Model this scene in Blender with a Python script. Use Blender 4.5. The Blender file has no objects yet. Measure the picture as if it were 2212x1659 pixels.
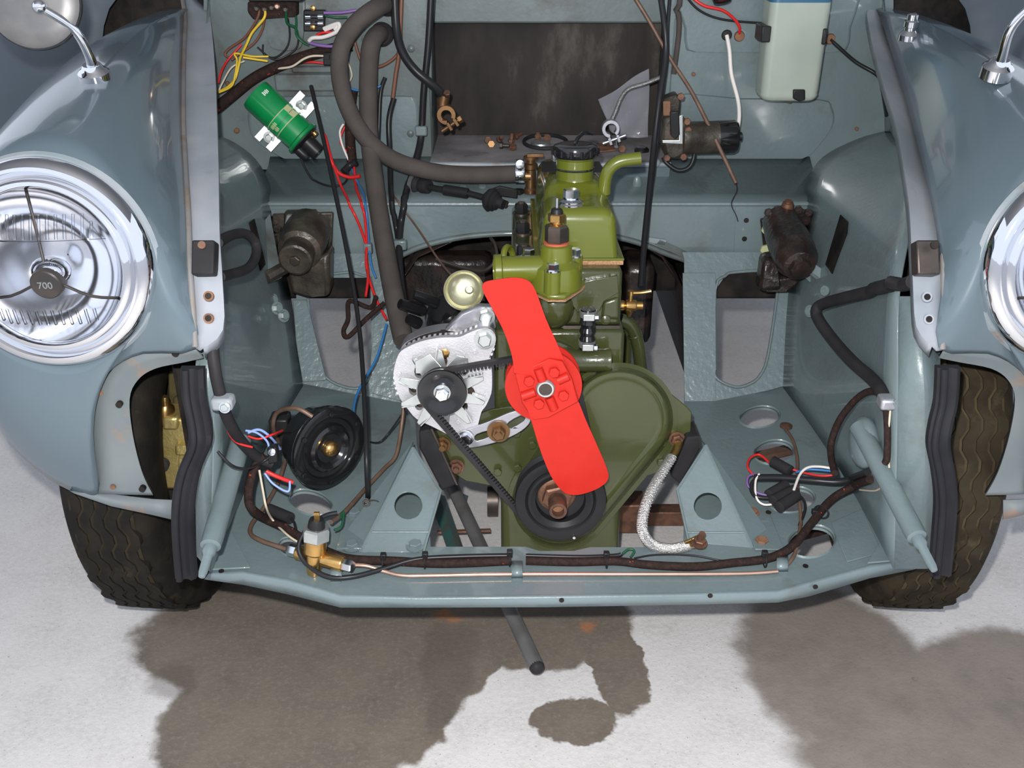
import bpy, bmesh, math, random
from mathutils import Vector, Matrix
from mathutils.geometry import tessellate_polygon
random.seed(7)
V = Vector
scene = bpy.context.scene
COL = scene.collection
# ------------------------------------------------------------------ camera
TH = math.radians(27.0); FPX = 2150.0; CX, CY = 1106.0, 829.5; CAMZ = 1.07
cam_d = bpy.data.cameras.new('camera'); cam = bpy.data.objects.new('camera', cam_d); COL.objects.link(cam)
cam_d.sensor_width = 36.0; cam_d.lens = 36.0*FPX/2212.0; cam_d.clip_start = 0.02; cam_d.clip_end = 60
cam.location = (0, 0, CAMZ); cam.rotation_euler = (math.radians(63.0), 0, 0)
scene.camera = cam
# ------------------------------------------------------------------ daylight (overcast sky, coming in on all sides below the roof)
world = bpy.data.worlds.new('sky'); scene.world = world; world.use_nodes = True
wn = world.node_tree.nodes; bg = wn['Background']
bg.inputs['Color'].default_value = (0.79, 0.86, 1.0, 1); bg.inputs['Strength'].default_value = 1.22
# ------------------------------------------------------------------ camera flash, just above and left of the lens
fl_d = bpy.data.lights.new('camera_flash', 'POINT'); fl = bpy.data.objects.new('camera_flash', fl_d); COL.objects.link(fl)
fl_d.energy = 96.0; fl_d.color = (1.0, 0.985, 0.96); fl_d.shadow_soft_size = 0.012
fl.location = (-0.035, 0.03, CAMZ+0.058)
# ------------------------------------------------------------------ exposure
vs = scene.view_settings
vs.view_transform = 'Standard'; vs.look = 'None'; vs.exposure = 0.0; vs.gamma = 1.0; vs.use_curve_mapping = False
scene.cycles.max_bounces = 7; scene.cycles.diffuse_bounces = 4; scene.cycles.glossy_bounces = 4
scene.cycles.transmission_bounces = 6; scene.cycles.transparent_max_bounces = 8
scene.cycles.caustics_reflective = False; scene.cycles.caustics_refractive = False
scene.cycles.sample_clamp_indirect = 4.0
# ------------------------------------------------------------------ measuring helpers: a picture point at a known distance back -> place in metres
ST, CT = math.sin(TH), math.cos(TH)
def ray(px, py):
    u = (px-CX)/FPX; v = (CY-py)/FPX
    return V((u, CT+v*ST, -ST+v*CT))
O = V((0, 0, CAMZ))
def P(px, py, Y): d = ray(px, py); return O + d*(Y/d.y)
def PZ(px, py, z): d = ray(px, py); return O + d*((z-CAMZ)/d.z)
def onplane(px, py, p0, n): d = ray(px, py); return O + d*((p0-O).dot(n)/d.dot(n))
FP0 = V((0, 1.06, .248)); FN = V((0, -.046, 1)).normalized()      # floor pan of the bay
def F(px, py, h=0): return onplane(px, py, FP0+FN*h, FN)
TE = math.tan(math.radians(3.5))
def E(px, py, Y0):                                                   # engine cross planes lean back a little
    p0 = V((0, Y0, .25)); n = V((0, -1, TE)).normalized()
    return onplane(px, py, p0, n)
EN = V((0, -1, TE)).normalized()                                    # engine axis, towards the viewer
EU = V((0, TE, 1)).normalized()
EX = V((1, 0, 0))
def depth(p): q = p-O; return q.y*CT - q.z*ST
def rpx(w, p): return w*depth(p)/FPX                                 # pixels -> metres at p
# ------------------------------------------------------------------ materials
MATS = {}
def mk(name, col, rough=.5, metal=0., col2=None, vscale=18., vmix=(.4, .65), bump=0., bscale=150., coat=0., spec=.5, rvar=0., trans=0., ior=1.45, alpha=1., detail=5., stretch=None, sss=0., col3=None, v3=(.62, .7), v3scale=6.):
    m = bpy.data.materials.new(name); m.use_nodes = True; nt = m.node_tree; N = nt.nodes; L = nt.links
    b = N['Principled BSDF']
    b.inputs['Base Color'].default_value = (*col, 1); b.inputs['Roughness'].default_value = rough
    b.inputs['Metallic'].default_value = metal; b.inputs['Coat Weight'].default_value = coat
    b.inputs['Coat Roughness'].default_value = .06
    b.inputs['Specular IOR Level'].default_value = spec; b.inputs['Transmission Weight'].default_value = trans
    b.inputs['IOR'].default_value = ior; b.inputs['Alpha'].default_value = alpha
    if sss: b.inputs['Subsurface Weight'].default_value = sss; b.inputs['Subsurface Radius'].default_value = (.02, .02, .02)
    geo = N.new('ShaderNodeNewGeometry'); src = geo.outputs['Position']
    if stretch:
        mp = N.new('ShaderNodeMapping'); mp.inputs['Scale'].default_value = stretch; L.new(src, mp.inputs['Vector']); src = mp.outputs[0]
    if col2 is not None:
        n = N.new('ShaderNodeTexNoise'); n.inputs['Scale'].default_value = vscale; n.inputs['Detail'].default_value = detail
        L.new(src, n.inputs['Vector'])
        r = N.new('ShaderNodeValToRGB'); r.color_ramp.elements[0].position = vmix[0]; r.color_ramp.elements[1].position = vmix[1]
        r.color_ramp.elements[0].color = (*col, 1); r.color_ramp.elements[1].color = (*col2, 1)
        L.new(n.outputs['Fac'], r.inputs['Fac']); out = r.outputs['Color']
        if col3 is not None:
            n3 = N.new('ShaderNodeTexNoise'); n3.inputs['Scale'].default_value = v3scale; n3.inputs['Detail'].default_value = 8; n3.inputs['Roughness'].default_value = .65
            L.new(src, n3.inputs['Vector'])
            mr = N.new('ShaderNodeMapRange'); mr.inputs['From Min'].default_value = v3[0]; mr.inputs['From Max'].default_value = v3[1]
            L.new(n3.outputs['Fac'], mr.inputs['Value'])
            mx = N.new('ShaderNodeMix'); mx.data_type = 'RGBA'; L.new(mr.outputs[0], mx.inputs['Factor']); L.new(out, mx.inputs['A']); mx.inputs['B'].default_value = (*col3, 1)
            out = mx.outputs['Result']
        L.new(out, b.inputs['Base Color'])
        if rvar:
            mr = N.new('ShaderNodeMapRange'); mr.inputs['To Min'].default_value = rough-rvar; mr.inputs['To Max'].default_value = rough+rvar
            L.new(n.outputs['Fac'], mr.inputs['Value']); L.new(mr.outputs[0], b.inputs['Roughness'])
    if bump:
        n2 = N.new('ShaderNodeTexNoise'); n2.inputs['Scale'].default_value = bscale; n2.inputs['Detail'].default_value = 3
        L.new(src, n2.inputs['Vector'])
        bp = N.new('ShaderNodeBump'); bp.inputs['Strength'].default_value = bump; bp.inputs['Distance'].default_value = .002
        L.new(n2.outputs['Fac'], bp.inputs['Height']); L.new(bp.outputs[0], b.inputs['Normal'])
    MATS[name] = m
    return m
PB = (.150, .195, .203)
mk('body_paint', (.088, .122, .145), .24, col2=(.100, .136, .158), vscale=4, coat=.6)
mk('bay_paint', PB, .36, col2=(.128, .168, .175), vscale=7, bump=.25, bscale=120, coat=.45, col3=(.10, .10, .09), v3=(.58, .76), v3scale=6)
mk('bay_paint_lumpy', PB, .3, col2=(.138, .18, .19), vscale=12, bump=.9, bscale=85, coat=.4)
mk('bay_paint_grimy', (.135, .172, .175), .45, col2=(.095, .118, .117), vscale=5, bump=.2, bscale=90, coat=.15, col3=(.06, .05, .042), v3=(.5, .7), v3scale=7)
mk('bare_edge', (.22, .26, .28), .5, col2=(.30, .32, .34), vscale=14, col3=(.16, .10, .06), v3=(.6, .75), v3scale=11)
mk('gutter_paint_daylit', (.265, .295, .325), .45, col2=(.35, .365, .40), vscale=9, col3=(.19, .15, .12), v3=(.62, .78), v3scale=13, coat=.2)  # body blue paled by dust and by daylight put into the colour
mk('primer_flange', (.135, .158, .165), .6, col2=(.165, .185, .188), vscale=10, col3=(.28, .16, .10), v3=(.57, .7), v3scale=14)
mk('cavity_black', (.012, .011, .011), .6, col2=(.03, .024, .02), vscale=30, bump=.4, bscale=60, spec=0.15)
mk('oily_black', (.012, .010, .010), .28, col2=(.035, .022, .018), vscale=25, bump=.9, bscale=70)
mk('tray_black', (.016, .014, .014), .6, col2=(.05, .042, .037), vscale=7, bump=.2, col3=(.16, .145, .13), v3=(.55, .80), v3scale=7, stretch=(1, 1, .45), spec=0.15)
mk('tray_shelf', (.17, .16, .16), .65, col2=(.29, .27, .27), vscale=12, bump=.3, col3=(.11, .07, .045), v3=(.6, .72), v3scale=16)
mk('olive', (.112, .128, .012), .24, col2=(.125, .138, .014), vscale=8, coat=.5, bump=.05, bscale=60)
mk('dark_green', (.040, .046, .015), .25, col2=(.052, .057, .018), vscale=18, coat=.5, bump=.45, bscale=75)
mk('plate_green', (.048, .055, .018), .25, col2=(.056, .063, .02), vscale=14, coat=.4, bump=.12, bscale=90)
mk('fan_red', (.52, .020, .012), .42, col2=(.48, .018, .010), vscale=40, coat=.1, spec=.3)
mk('gloss_black', (.010, .010, .011), .16, coat=.4)
mk('satin_black', (.016, .016, .017), .38, spec=0.3)
mk('cable_black', (.017, .017, .019), .33, spec=0.3)
mk('rubber', (.022, .021, .023), .55, col2=(.03, .028, .03), vscale=30, spec=0.15)
mk('seal_rubber', (.016, .016, .019), .5, col2=(.021, .021, .024), vscale=20, spec=0.15)
mk('hose_rubber', (.066, .057, .052), .75, col2=(.082, .07, .064), vscale=25, bump=.2, bscale=300, spec=0.15)
mk('braid', (.022, .014, .012), .8, col2=(.036, .021, .018), vscale=160, bump=.6, bscale=500, col3=(.55, .05, .025), v3=(.655, .68), v3scale=95, spec=0.15)
mk('braid_red', (.62, .06, .03), .6)
mk('aluminium', (.56, .55, .57), .45, metal=.5, col2=(.64, .63, .65), vscale=40, bump=.25, bscale=400)
mk('aluminium_grey', (.50, .50, .54), .36, metal=.8, col2=(.56, .56, .6), vscale=30, bump=.1)
mk('zinc', (.62, .65, .64), .3, metal=.85, col2=(.52, .55, .54), vscale=50)
mk('mirror_back', (.13, .13, .135), .4, metal=.3, col2=(.17, .165, .16), vscale=30)
mk('bright_steel', (.75, .77, .8), .18, metal=1.)
mk('chrome', (.82, .83, .86), .045, metal=1.)
mk('reflector', (.95, .95, .97), .09, metal=1.)
mk('dark_steel', (.075, .065, .06), .42, metal=.7, col2=(.11, .085, .07), vscale=40)
mk('rusty_steel', (.20, .10, .06), .5, metal=.55, col2=(.11, .06, .045), vscale=60, bump=.3)
mk('rust', (.24, .115, .06), .8, col2=(.12, .065, .045), vscale=40, bump=.4)
mk('bronze', (.24, .135, .06), .4, metal=.8, col2=(.17, .095, .05), vscale=50)
mk('brass', (.62, .38, .13), .25, metal=.95, col2=(.5, .29, .1), vscale=50)
mk('copper', (.72, .47, .36), .3, metal=.85, col2=(.66, .42, .32), vscale=60)
mk('copper_dull', (.14, .085, .06), .5, metal=.3, col2=(.19, .12, .085), vscale=40)
mk('gold_paint', (.62, .50, .20), .4, metal=.75, col2=(.52, .41, .15), vscale=60, bump=.35, bscale=200)
mk('dull_gold', (.09, .075, .03), .5, metal=.4, col2=(.13, .105, .045), vscale=30)
mk('grease_metal', (.030, .024, .019), .38, metal=.25, col2=(.085, .073, .056), vscale=22, bump=.6, bscale=110, col3=(.15, .065, .035), v3=(.6, .75), v3scale=22)
mk('tar_black', (.016, .011, .010), .25, col2=(.035, .022, .018), vscale=35, bump=.9, bscale=90)
mk('cork', (.42, .24, .12), .85, col2=(.26, .14, .07), vscale=350)
mk('fibre_red', (.45, .10, .05), .6)
mk('coil_green', (.003, .235, .062), .35, col2=(.003, .21, .055), vscale=30, coat=.2)
mk('coil_label', (.005, .30, .09), .3)
mk('white_print', (.75, .78, .72), .5)
mk('gold_print', (.5, .52, .28), .5)
mk('white_metal', (.78, .78, .86), .35, metal=.3)
mk('bottle', (.36, .40, .345), .35, col2=(.31, .355, .305), vscale=12, sss=.1)
mk('blue_cap', (.03, .11, .19), .4)
mk('tyre', (.010, .009, .008), .75, col2=(.018, .015, .011), vscale=26, bump=.3, col3=(.04, .028, .016), v3=(.6, .75), v3scale=22, spec=0.15)
mk('tyre_dusty', (.022, .017, .011), .8, col2=(.04, .031, .019), vscale=22, bump=.3, col3=(.07, .053, .03), v3=(.58, .72), v3scale=20, spec=0.15)
mk('tyre_groove', (.035, .027, .017), .9, col2=(.02, .016, .011), vscale=30, spec=.1)
mk('tyre_groove_dusty', (.075, .058, .034), .9, col2=(.04, .031, .019), vscale=30, spec=.1)
mk('seam', (.17, .165, .165), .6, col2=(.22, .20, .18), vscale=16, col3=(.17, .11, .065), v3=(.5, .7), v3scale=14)
mk('jack_steel', (.17, .165, .165), .5, metal=.4, col2=(.13, .125, .12), vscale=20)
mk('jack_teal', (.02, .08, .075), .5, col2=(.05, .035, .025), vscale=25)
mk('wire_red', (.62, .02, .02), .4); mk('wire_white', (.72, .68, .64), .45); mk('wire_cream', (.55, .47, .36), .5)
mk('wire_blue', (.03, .17, .42), .4); mk('wire_lightblue', (.25, .35, .68), .4); mk('wire_yellow', (.66, .45, .03), .4)
mk('wire_green', (.008, .075, .03), .4); mk('wire_purple', (.19, .10, .30), .45); mk('wire_brown', (.16, .065, .04), .5)
mk('tinned_braid', (.62, .60, .58), .35, metal=.8, col2=(.35, .34, .33), vscale=500, bump=.8, bscale=600)
mk('plastic_bag', (.75, .75, .85), .06, alpha=.17, bump=.8, bscale=60)
mk('yellow_lacquer', (.62, .60, .40), .22, metal=.7, coat=.6)
mk('door_paint', (.05, .068, .086), .45, col2=(.06, .08, .098), vscale=2, coat=.15)
mk('plaster', (.5, .48, .45), .9); mk('ceiling_board', (.25, .25, .26), .9); mk('brick_wall', (.28, .12, .09), .9)
# lens glass of the headlamps
def thin_glass():
    m = bpy.data.materials.new('lamp_glass'); m.use_nodes = True; nt = m.node_tree; N = nt.nodes; L = nt.links
    N.remove(N['Principled BSDF']); t = N.new('ShaderNodeBsdfTransparent'); t.inputs[0].default_value = (.97, .98, 1, 1)
    g = N.new('ShaderNodeBsdfGlossy'); g.inputs['Roughness'].default_value = .03; f = N.new('ShaderNodeFresnel'); f.inputs['IOR'].default_value = 1.5
    x = N.new('ShaderNodeMixShader'); L.new(f.outputs[0], x.inputs[0]); L.new(t.outputs[0], x.inputs[1]); L.new(g.outputs[0], x.inputs[2])
    L.new(x.outputs[0], N['Material Output'].inputs['Surface']); MATS['lamp_glass'] = m
thin_glass()
# ------------------------------------------------------------------ mesh builder
ORG = {}
def cr(pts, k=6, closed=False):
    pts = [V(p) for p in pts]
    if len(pts) < 3 or k == 1: return pts
    out = []; n = len(pts)
    for i in range(n if closed else n-1):
        if closed: p0, p1, p2, p3 = pts[i-1], pts[i], pts[(i+1) % n], pts[(i+2) % n]
        else: p0, p1, p2, p3 = pts[max(i-1, 0)], pts[i], pts[i+1], pts[min(i+2, n-1)]
        for j in range(k):
            t = j/k; t2 = t*t; t3 = t2*t
            out.append(.5*((2*p1)+(p2-p0)*t+(2*p0-5*p1+4*p2-p3)*t2+(3*p1-p0-3*p2+p3)*t3))
    if not closed: out.append(pts[-1])
    return out
def frame(axis):
    a = V(axis).normalized(); h = V((0, 0, 1)) if abs(a.z) < .9 else V((1, 0, 0))
    x = h.cross(a).normalized(); y = a.cross(x).normalized()
    return x, y, a
class MB:
    def __init__(s): s.v = []; s.f = []
    def add(s, vs, fs):
        o = len(s.v); s.v += [V(p) for p in vs]; s.f += [tuple(i+o for i in f) for f in fs]; return s
    def box(s, c, size, ax=None):
        c = V(c); x, y, z = ax if ax else (V((1, 0, 0)), V((0, 1, 0)), V((0, 0, 1)))
        hx, hy, hz = size[0]/2, size[1]/2, size[2]/2
        vs = [c+x*(sx*hx)+y*(sy*hy)+z*(sz*hz) for sx in (-1, 1) for sy in (-1, 1) for sz in (-1, 1)]
        return s.add(vs, [(0, 1, 3, 2), (4, 6, 7, 5), (0, 4, 5, 1), (2, 3, 7, 6), (0, 2, 6, 4), (1, 5, 7, 3)])
    def loft(s, rings, cap=True, closed=True):
        n = len(rings[0]); vs = [p for r in rings for p in r]; fs = []
        for i in range(len(rings)-1):
            for j in range(n if closed else n-1):
                k = (j+1) % n
                fs.append((i*n+j, i*n+k, (i+1)*n+k, (i+1)*n+j))
        if cap and closed:
            fs.append(tuple(range(n-1, -1, -1))); fs.append(tuple((len(rings)-1)*n+j for j in range(n)))
        return s.add(vs, fs)
    def cyl(s, a, b, r, r2=None, n=20, cap=True):
        a, b = V(a), V(b); x, y, z = frame(b-a); r2 = r if r2 is None else r2
        ring = lambda c, q: [c+x*(q*math.cos(2*math.pi*i/n))+y*(q*math.sin(2*math.pi*i/n)) for i in range(n)]
        return s.loft([ring(a, r), ring(b, r2)], cap)
    def lathe(s, o, axis, prof, n=32, cap=True, ph=0.):
        o = V(o); x, y, z = frame(axis)
        rings = [[o+z*h+x*(max(r, 1e-5)*math.cos(2*math.pi*i/n+ph))+y*(max(r, 1e-5)*math.sin(2*math.pi*i/n+ph)) for i in range(n)] for r, h in prof]
        return s.loft(rings, cap)
    def hexa(s, o, axis, r, h, ph=.26): return s.lathe(o, axis, [(r*.94, 0), (r, h*.08), (r, h*.88), (r*.86, h)], 6, True, ph)
    def tube(s, pts, r, n=8, k=6, cap=True, flat=1.):
        pts = cr(pts, k); rings = []
        R = r if isinstance(r, (list, tuple)) else None
        t0 = (pts[1]-pts[0]).normalized(); x, y, _ = frame(t0)
        m = len(pts)
        for i, p in enumerate(pts):
            t = (pts[min(i+1, m-1)]-pts[max(i-1, 0)]).normalized()
            x = (x-t*x.dot(t)).normalized(); y = t.cross(x)
            if R:
                q = i/(m-1)*(len(R)-1); a = int(q); b = min(a+1, len(R)-1); rr = R[a]+(R[b]-R[a])*(q-a)
            else: rr = r
            rings.append([p+x*(rr*math.cos(2*math.pi*j/n))+y*(rr*flat*math.sin(2*math.pi*j/n)) for j in range(n)])
        return s.loft(rings, cap)
    def prism(s, outline, vec, holes=()):
        vec = V(vec); loops = [[V(p) for p in outline]]+[[V(p) for p in h] for h in holes]
        flat = [p for l in loops for p in l]; n = len(flat)
        tri = tessellate_polygon(loops)
        vs = flat+[p+vec for p in flat]; fs = [tuple(t) for t in tri]+[tuple(i+n for i in reversed(t)) for t in tri]
        o = 0
        for l in loops:
            m = len(l)
            for i in range(m): j = (i+1) % m; fs.append((o+i, o+j, o+j+n, o+i+n))
            o += m
        return s.add(vs, fs)
    def sheet(s, rows):
        n = len(rows[0]); fs = [(i*n+j, i*n+j+1, (i+1)*n+j+1, (i+1)*n+j) for i in range(len(rows)-1) for j in range(n-1)]
        return s.add([p for r in rows for p in r], fs)
    def ball(s, c, r, ax=None, sc=(1, 1, 1), n=16, m=10):
        x, y, z = ax if ax else (V((1, 0, 0)), V((0, 1, 0)), V((0, 0, 1))); c = V(c)
        rings = []
        for i in range(m+1):
            a = math.pi*i/m; q = max(math.sin(a), 1e-3)
            rings.append([c+x*(r*sc[0]*q*math.cos(2*math.pi*j/n))+y*(r*sc[1]*q*math.sin(2*math.pi*j/n))+z*(-r*sc[2]*math.cos(a)) for j in range(n)])
        return s.loft(rings)
    def torus(s, o, axis, R, r, n=40, m=10, sy=1.):
        o = V(o); x, y, z = frame(axis); vs = []; fs = []
        for i in range(n):
            a = 2*math.pi*i/n; d = x*math.cos(a)+y*(math.sin(a)*sy)
            for j in range(m): b = 2*math.pi*j/m; vs.append(o+d*(R+r*math.cos(b))+z*(r*math.sin(b)))
        for i in range(n):
            for j in range(m): fs.append((i*m+j, ((i+1) % n)*m+j, ((i+1) % n)*m+(j+1) % m, i*m+(j+1) % m))
        return s.add(vs, fs)
    def build(s, name, mat, parent=None, bevel=0., seg=2, ang=35, solid=0., sub=0, flat=False, off=0.):
        me = bpy.data.meshes.new(name)
        if parent is not None: org = ORG[parent.name]
        else:
            xs = [p.x for p in s.v]; ys = [p.y for p in s.v]; zs = [p.z for p in s.v]
            org = V(((min(xs)+max(xs))/2, (min(ys)+max(ys))/2, min(zs)))
        me.from_pydata([p-org for p in s.v], [], s.f); me.update()
        bm = bmesh.new(); bm.from_mesh(me); bmesh.ops.remove_doubles(bm, verts=bm.verts, dist=1e-6)
        bmesh.ops.recalc_face_normals(bm, faces=bm.faces); bm.to_mesh(me); bm.free()
        me.materials.append(MATS[mat])
        o = bpy.data.objects.new(name, me); COL.objects.link(o); ORG[o.name] = org
        if parent is not None: o.parent = parent
        else: o.location = org
        if not flat:
            me.polygons.foreach_set('use_smooth', [True]*len(me.polygons)); me.set_sharp_from_angle(angle=math.radians(ang))
        if solid: m = o.modifiers.new('thick', 'SOLIDIFY'); m.thickness = solid; m.offset = off
        if bevel:
            m = o.modifiers.new('edge', 'BEVEL'); m.width = bevel; m.segments = seg; m.limit_method = 'ANGLE'; m.angle_limit = math.radians(40); m.harden_normals = False
        if sub: m = o.modifiers.new('sub', 'SUBSURF'); m.levels = sub; m.render_levels = sub
        return o
def tag(o, label, cat, group=None):
    o['label'] = label; o['category'] = cat
    if group: o['group'] = group
    return o
def thing(name, loc, label, cat, group=None):
    o = bpy.data.objects.new(name, None); COL.objects.link(o); o.location = V(loc); o.empty_display_size = .02; ORG[o.name] = V(loc)
    return tag(o, label, cat, group)
def circ(c, ax, r, n=24, sx=1., sy=1.):
    x, y = ax; c = V(c); return [c+x*(r*sx*math.cos(2*math.pi*i/n))+y*(r*sy*math.sin(2*math.pi*i/n)) for i in range(n)]
def cpx(cx, cy, rx, ry, fn, n=28, rot=0.):
    out = []
    for i in range(n):
        a = 2*math.pi*i/n; x = rx*math.cos(a); y = ry*math.sin(a); c_, s_ = math.cos(rot), math.sin(rot)
        out.append(fn(cx+x*c_-y*s_, cy+x*s_+y*c_))
    return out
def bolt(parent, p, axis, r=.006, h=.006, mat='bright_steel', washer=0., stud=0., name='bolt'):
    p = V(p); a = V(axis).normalized(); b = MB().hexa(p, a, r, h)
    o = b.build(name, mat, parent, ang=25)
    if washer: MB().cyl(p-a*.0004, p+a*.0016, washer, n=20).build('washer', mat, o)
    if stud: MB().cyl(p+a*h*.9, p+a*(h+stud), r*.52, n=10).build('stud', mat, o)
    return o
CLAMP = [None]
def clamp(p, r):
    if CLAMP[0] is None: return p
    d = p-O; L_ = d.length; h, n, i, t = CLAMP[0].ray_cast(O, d/L_)
    if h is None or t > L_+r*2.2 or L_-t > .13: return p
    if n.dot(d) > 0: n = -n
    dist = (p-h).dot(n)
    return p if dist > r*1.08 and t > L_ else h+n*(r*1.12)
def surf(px, py, off=.002):
    d = ray(px, py).normalized(); h, n, i, t = CLAMP[0].ray_cast(O, d)
    if n.dot(d) > 0: n = -n
    return h+n*off
def cable(name, pts, wpx, mat, label, cat='cable', n=8, k=10, group=None, parent=None, kids=()):
    pts = [P(*p) if len(p) == 3 and not isinstance(p, V) else V(p) for p in pts]
    r = rpx(wpx, pts[len(pts)//2])/2
    q = [clamp(p, r) for p in cr(pts, k)]
    for _ in range(2): q = [q[0]]+[(q[i-1]+q[i]*2+q[i+1])/4 for i in range(1, len(q)-1)]+[q[-1]]
    q = [clamp(p, r) for p in q]
    o = MB().tube(q, r, n, 1).build(name, mat, parent, ang=60)
    if parent is None and label: tag(o, label, cat, group)
    return o, pts, r
# ================================================================== the place: garage floor and an unseen roof sized for the daylight
def stain_floor():
    m = bpy.data.materials.new('concrete'); m.use_nodes = True; nt = m.node_tree; N = nt.nodes; L = nt.links; b = N['Principled BSDF']
    geo = N.new('ShaderNodeNewGeometry'); pos = geo.outputs['Position']
    def noise(sc, det=6, rough=.6, vec=pos):
        n = N.new('ShaderNodeTexNoise'); n.inputs['Scale'].default_value = sc; n.inputs['Detail'].default_value = det; n.inputs['Roughness'].default_value = rough
        L.new(vec, n.inputs['Vector']); return n
    def math_(op, a, c=None):
        n = N.new('ShaderNodeMath'); n.operation = op
        for i, q in enumerate((a, c)):
            if q is None: continue
            if isinstance(q, (int, float)): n.inputs[i].default_value = q
            else: L.new(q, n.inputs[i])
        return n.outputs[0]
    def mix(f, a, c):
        n = N.new('ShaderNodeMix'); n.data_type = 'RGBA'
        if isinstance(f, float): n.inputs['Factor'].default_value = f
        else: L.new(f, n.inputs['Factor'])
        for k, q in (('A', a), ('B', c)):
            if isinstance(q, tuple): n.inputs[k].default_value = (*q, 1)
            else: L.new(q, n.inputs[k])
        return n.outputs['Result']
    def ramp(v, a, c):
        n = N.new('ShaderNodeMapRange'); n.interpolation_type = 'SMOOTHSTEP'; n.inputs['From Min'].default_value = a; n.inputs['From Max'].default_value = c; L.new(v, n.inputs['Value']); return n.outputs[0]
    # wobble the place so spill outlines are ragged
    n1 = noise(7, 5); sub = N.new('ShaderNodeVectorMath'); sub.operation = 'SUBTRACT'; L.new(n1.outputs['Color'], sub.inputs[0]); sub.inputs[1].default_value = (.5, .5, .5)
    scl = N.new('ShaderNodeVectorMath'); scl.operation = 'SCALE'; scl.inputs['Scale'].default_value = .11; L.new(sub.outputs[0], scl.inputs[0])
    add = N.new('ShaderNodeVectorMath'); L.new(pos, add.inputs[0]); L.new(scl.outputs[0], add.inputs[1]); wob = add.outputs[0]
    def blob(cx, cy, rx, ry):
        c = PZ(cx, cy, 0); a = PZ(cx+rx, cy, 0); t = PZ(cx, cy-ry, 0); d = PZ(cx, cy+ry, 0)
        sx = 1/max(abs(a.x-c.x), .01); sy = 2/max(abs(t.y-d.y), .02); cy_ = (t.y+d.y)/2
        s1 = N.new('ShaderNodeVectorMath'); s1.operation = 'SUBTRACT'; L.new(wob, s1.inputs[0]); s1.inputs[1].default_value = (c.x, cy_, 0)
        s2 = N.new('ShaderNodeVectorMath'); s2.operation = 'MULTIPLY'; L.new(s1.outputs[0], s2.inputs[0]); s2.inputs[1].default_value = (sx, sy, 0)
        s3 = N.new('ShaderNodeVectorMath'); s3.operation = 'LENGTH'; L.new(s2.outputs[0], s3.inputs[0])
        return math_('SUBTRACT', 1.0, s3.outputs['Value'])
    def union(bl, soft):
        v = None
        for q in bl:
            o = blob(*q); v = o if v is None else math_('MAXIMUM', v, o)
        return ramp(v, -soft, soft)
    spill = union([(610, 1600, 280, 330), (660, 1370, 350, 160), (1140, 1345, 230, 100), (1325, 1430, 55, 130), (1240, 1565, 95, 50), (1000, 1420, 80, 80), (870, 1520, 130, 150)], .055)
    spill2 = union([(1800, 1440, 200, 170), (1950, 1560, 230, 200), (2150, 1560, 260, 180), (1760, 1350, 130, 70), (2180, 1500, 330, 130), (2120, 1640, 400, 120)], .12)
    dark = union([(960, 1430, 55, 90), (950, 1540, 40, 60), (370, 1470, 60, 50)], .25)
    blotch = ramp(noise(9, 8, .7).outputs['Fac'], .35, .75)
    fine = noise(120, 4, .7).outputs['Fac']; grit = ramp(noise(260, 2, .5).outputs['Fac'], .66, .74)
    spots = ramp(noise(34, 3, .6).outputs['Fac'], .70, .76)
    clean = mix(blotch, (.60, .575, .56), (.48, .455, .44))
    clean = mix(ramp(fine, .3, .8), clean, (.64, .62, .61))
    brown = mix(blotch, (.165, .135, .105), (.115, .095, .078))
    brown = mix(ramp(fine, .45, .8), brown, (.20, .17, .14))
    tan = mix(blotch, (.235, .20, .17), (.17, .145, .125))
    c1 = mix(spill2, clean, tan); c1 = mix(spill, c1, brown)
    c1 = mix(math_('MULTIPLY', dark, .45), c1, (.075, .062, .05))
    c1 = mix(math_('MULTIPLY', grit, .55), c1, (.11, .10, .09)); c1 = mix(math_('MULTIPLY', spots, .5), c1, (.10, .09, .08))
    org = union([(1268, 1358, 20, 12), (960, 1332, 26, 8)], .6); c1 = mix(math_('MULTIPLY', org, .6), c1, (.42, .15, .05))
    L.new(c1, b.inputs['Base Color']); b.inputs['Roughness'].default_value = .85
    bp = N.new('ShaderNodeBump'); bp.inputs['Strength'].default_value = .35; bp.inputs['Distance'].default_value = .003; L.new(fine, bp.inputs['Height']); L.new(bp.outputs[0], b.inputs['Normal'])
    MATS['concrete'] = m
stain_floor()
def structure(o): o['kind'] = 'structure'; return o
structure(MB().box((0, -3, -.05), (24, 20, .1)).build('floor', 'concrete', flat=True))
structure(MB().box((0, 2.2, 2.45), (5.6, 4.6, .1)).build('unseen_roof', 'ceiling_board', flat=True))  # unseen roof, cut short and left without walls to let daylight in
# ================================================================== car body
body = thing('car_body', (.05, 1.5, 0), 'blue-grey front body shell of a small car with its engine bay open', 'car body')
def part(mb, name, mat, **k): return mb.build(name, mat, body, **k)
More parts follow.
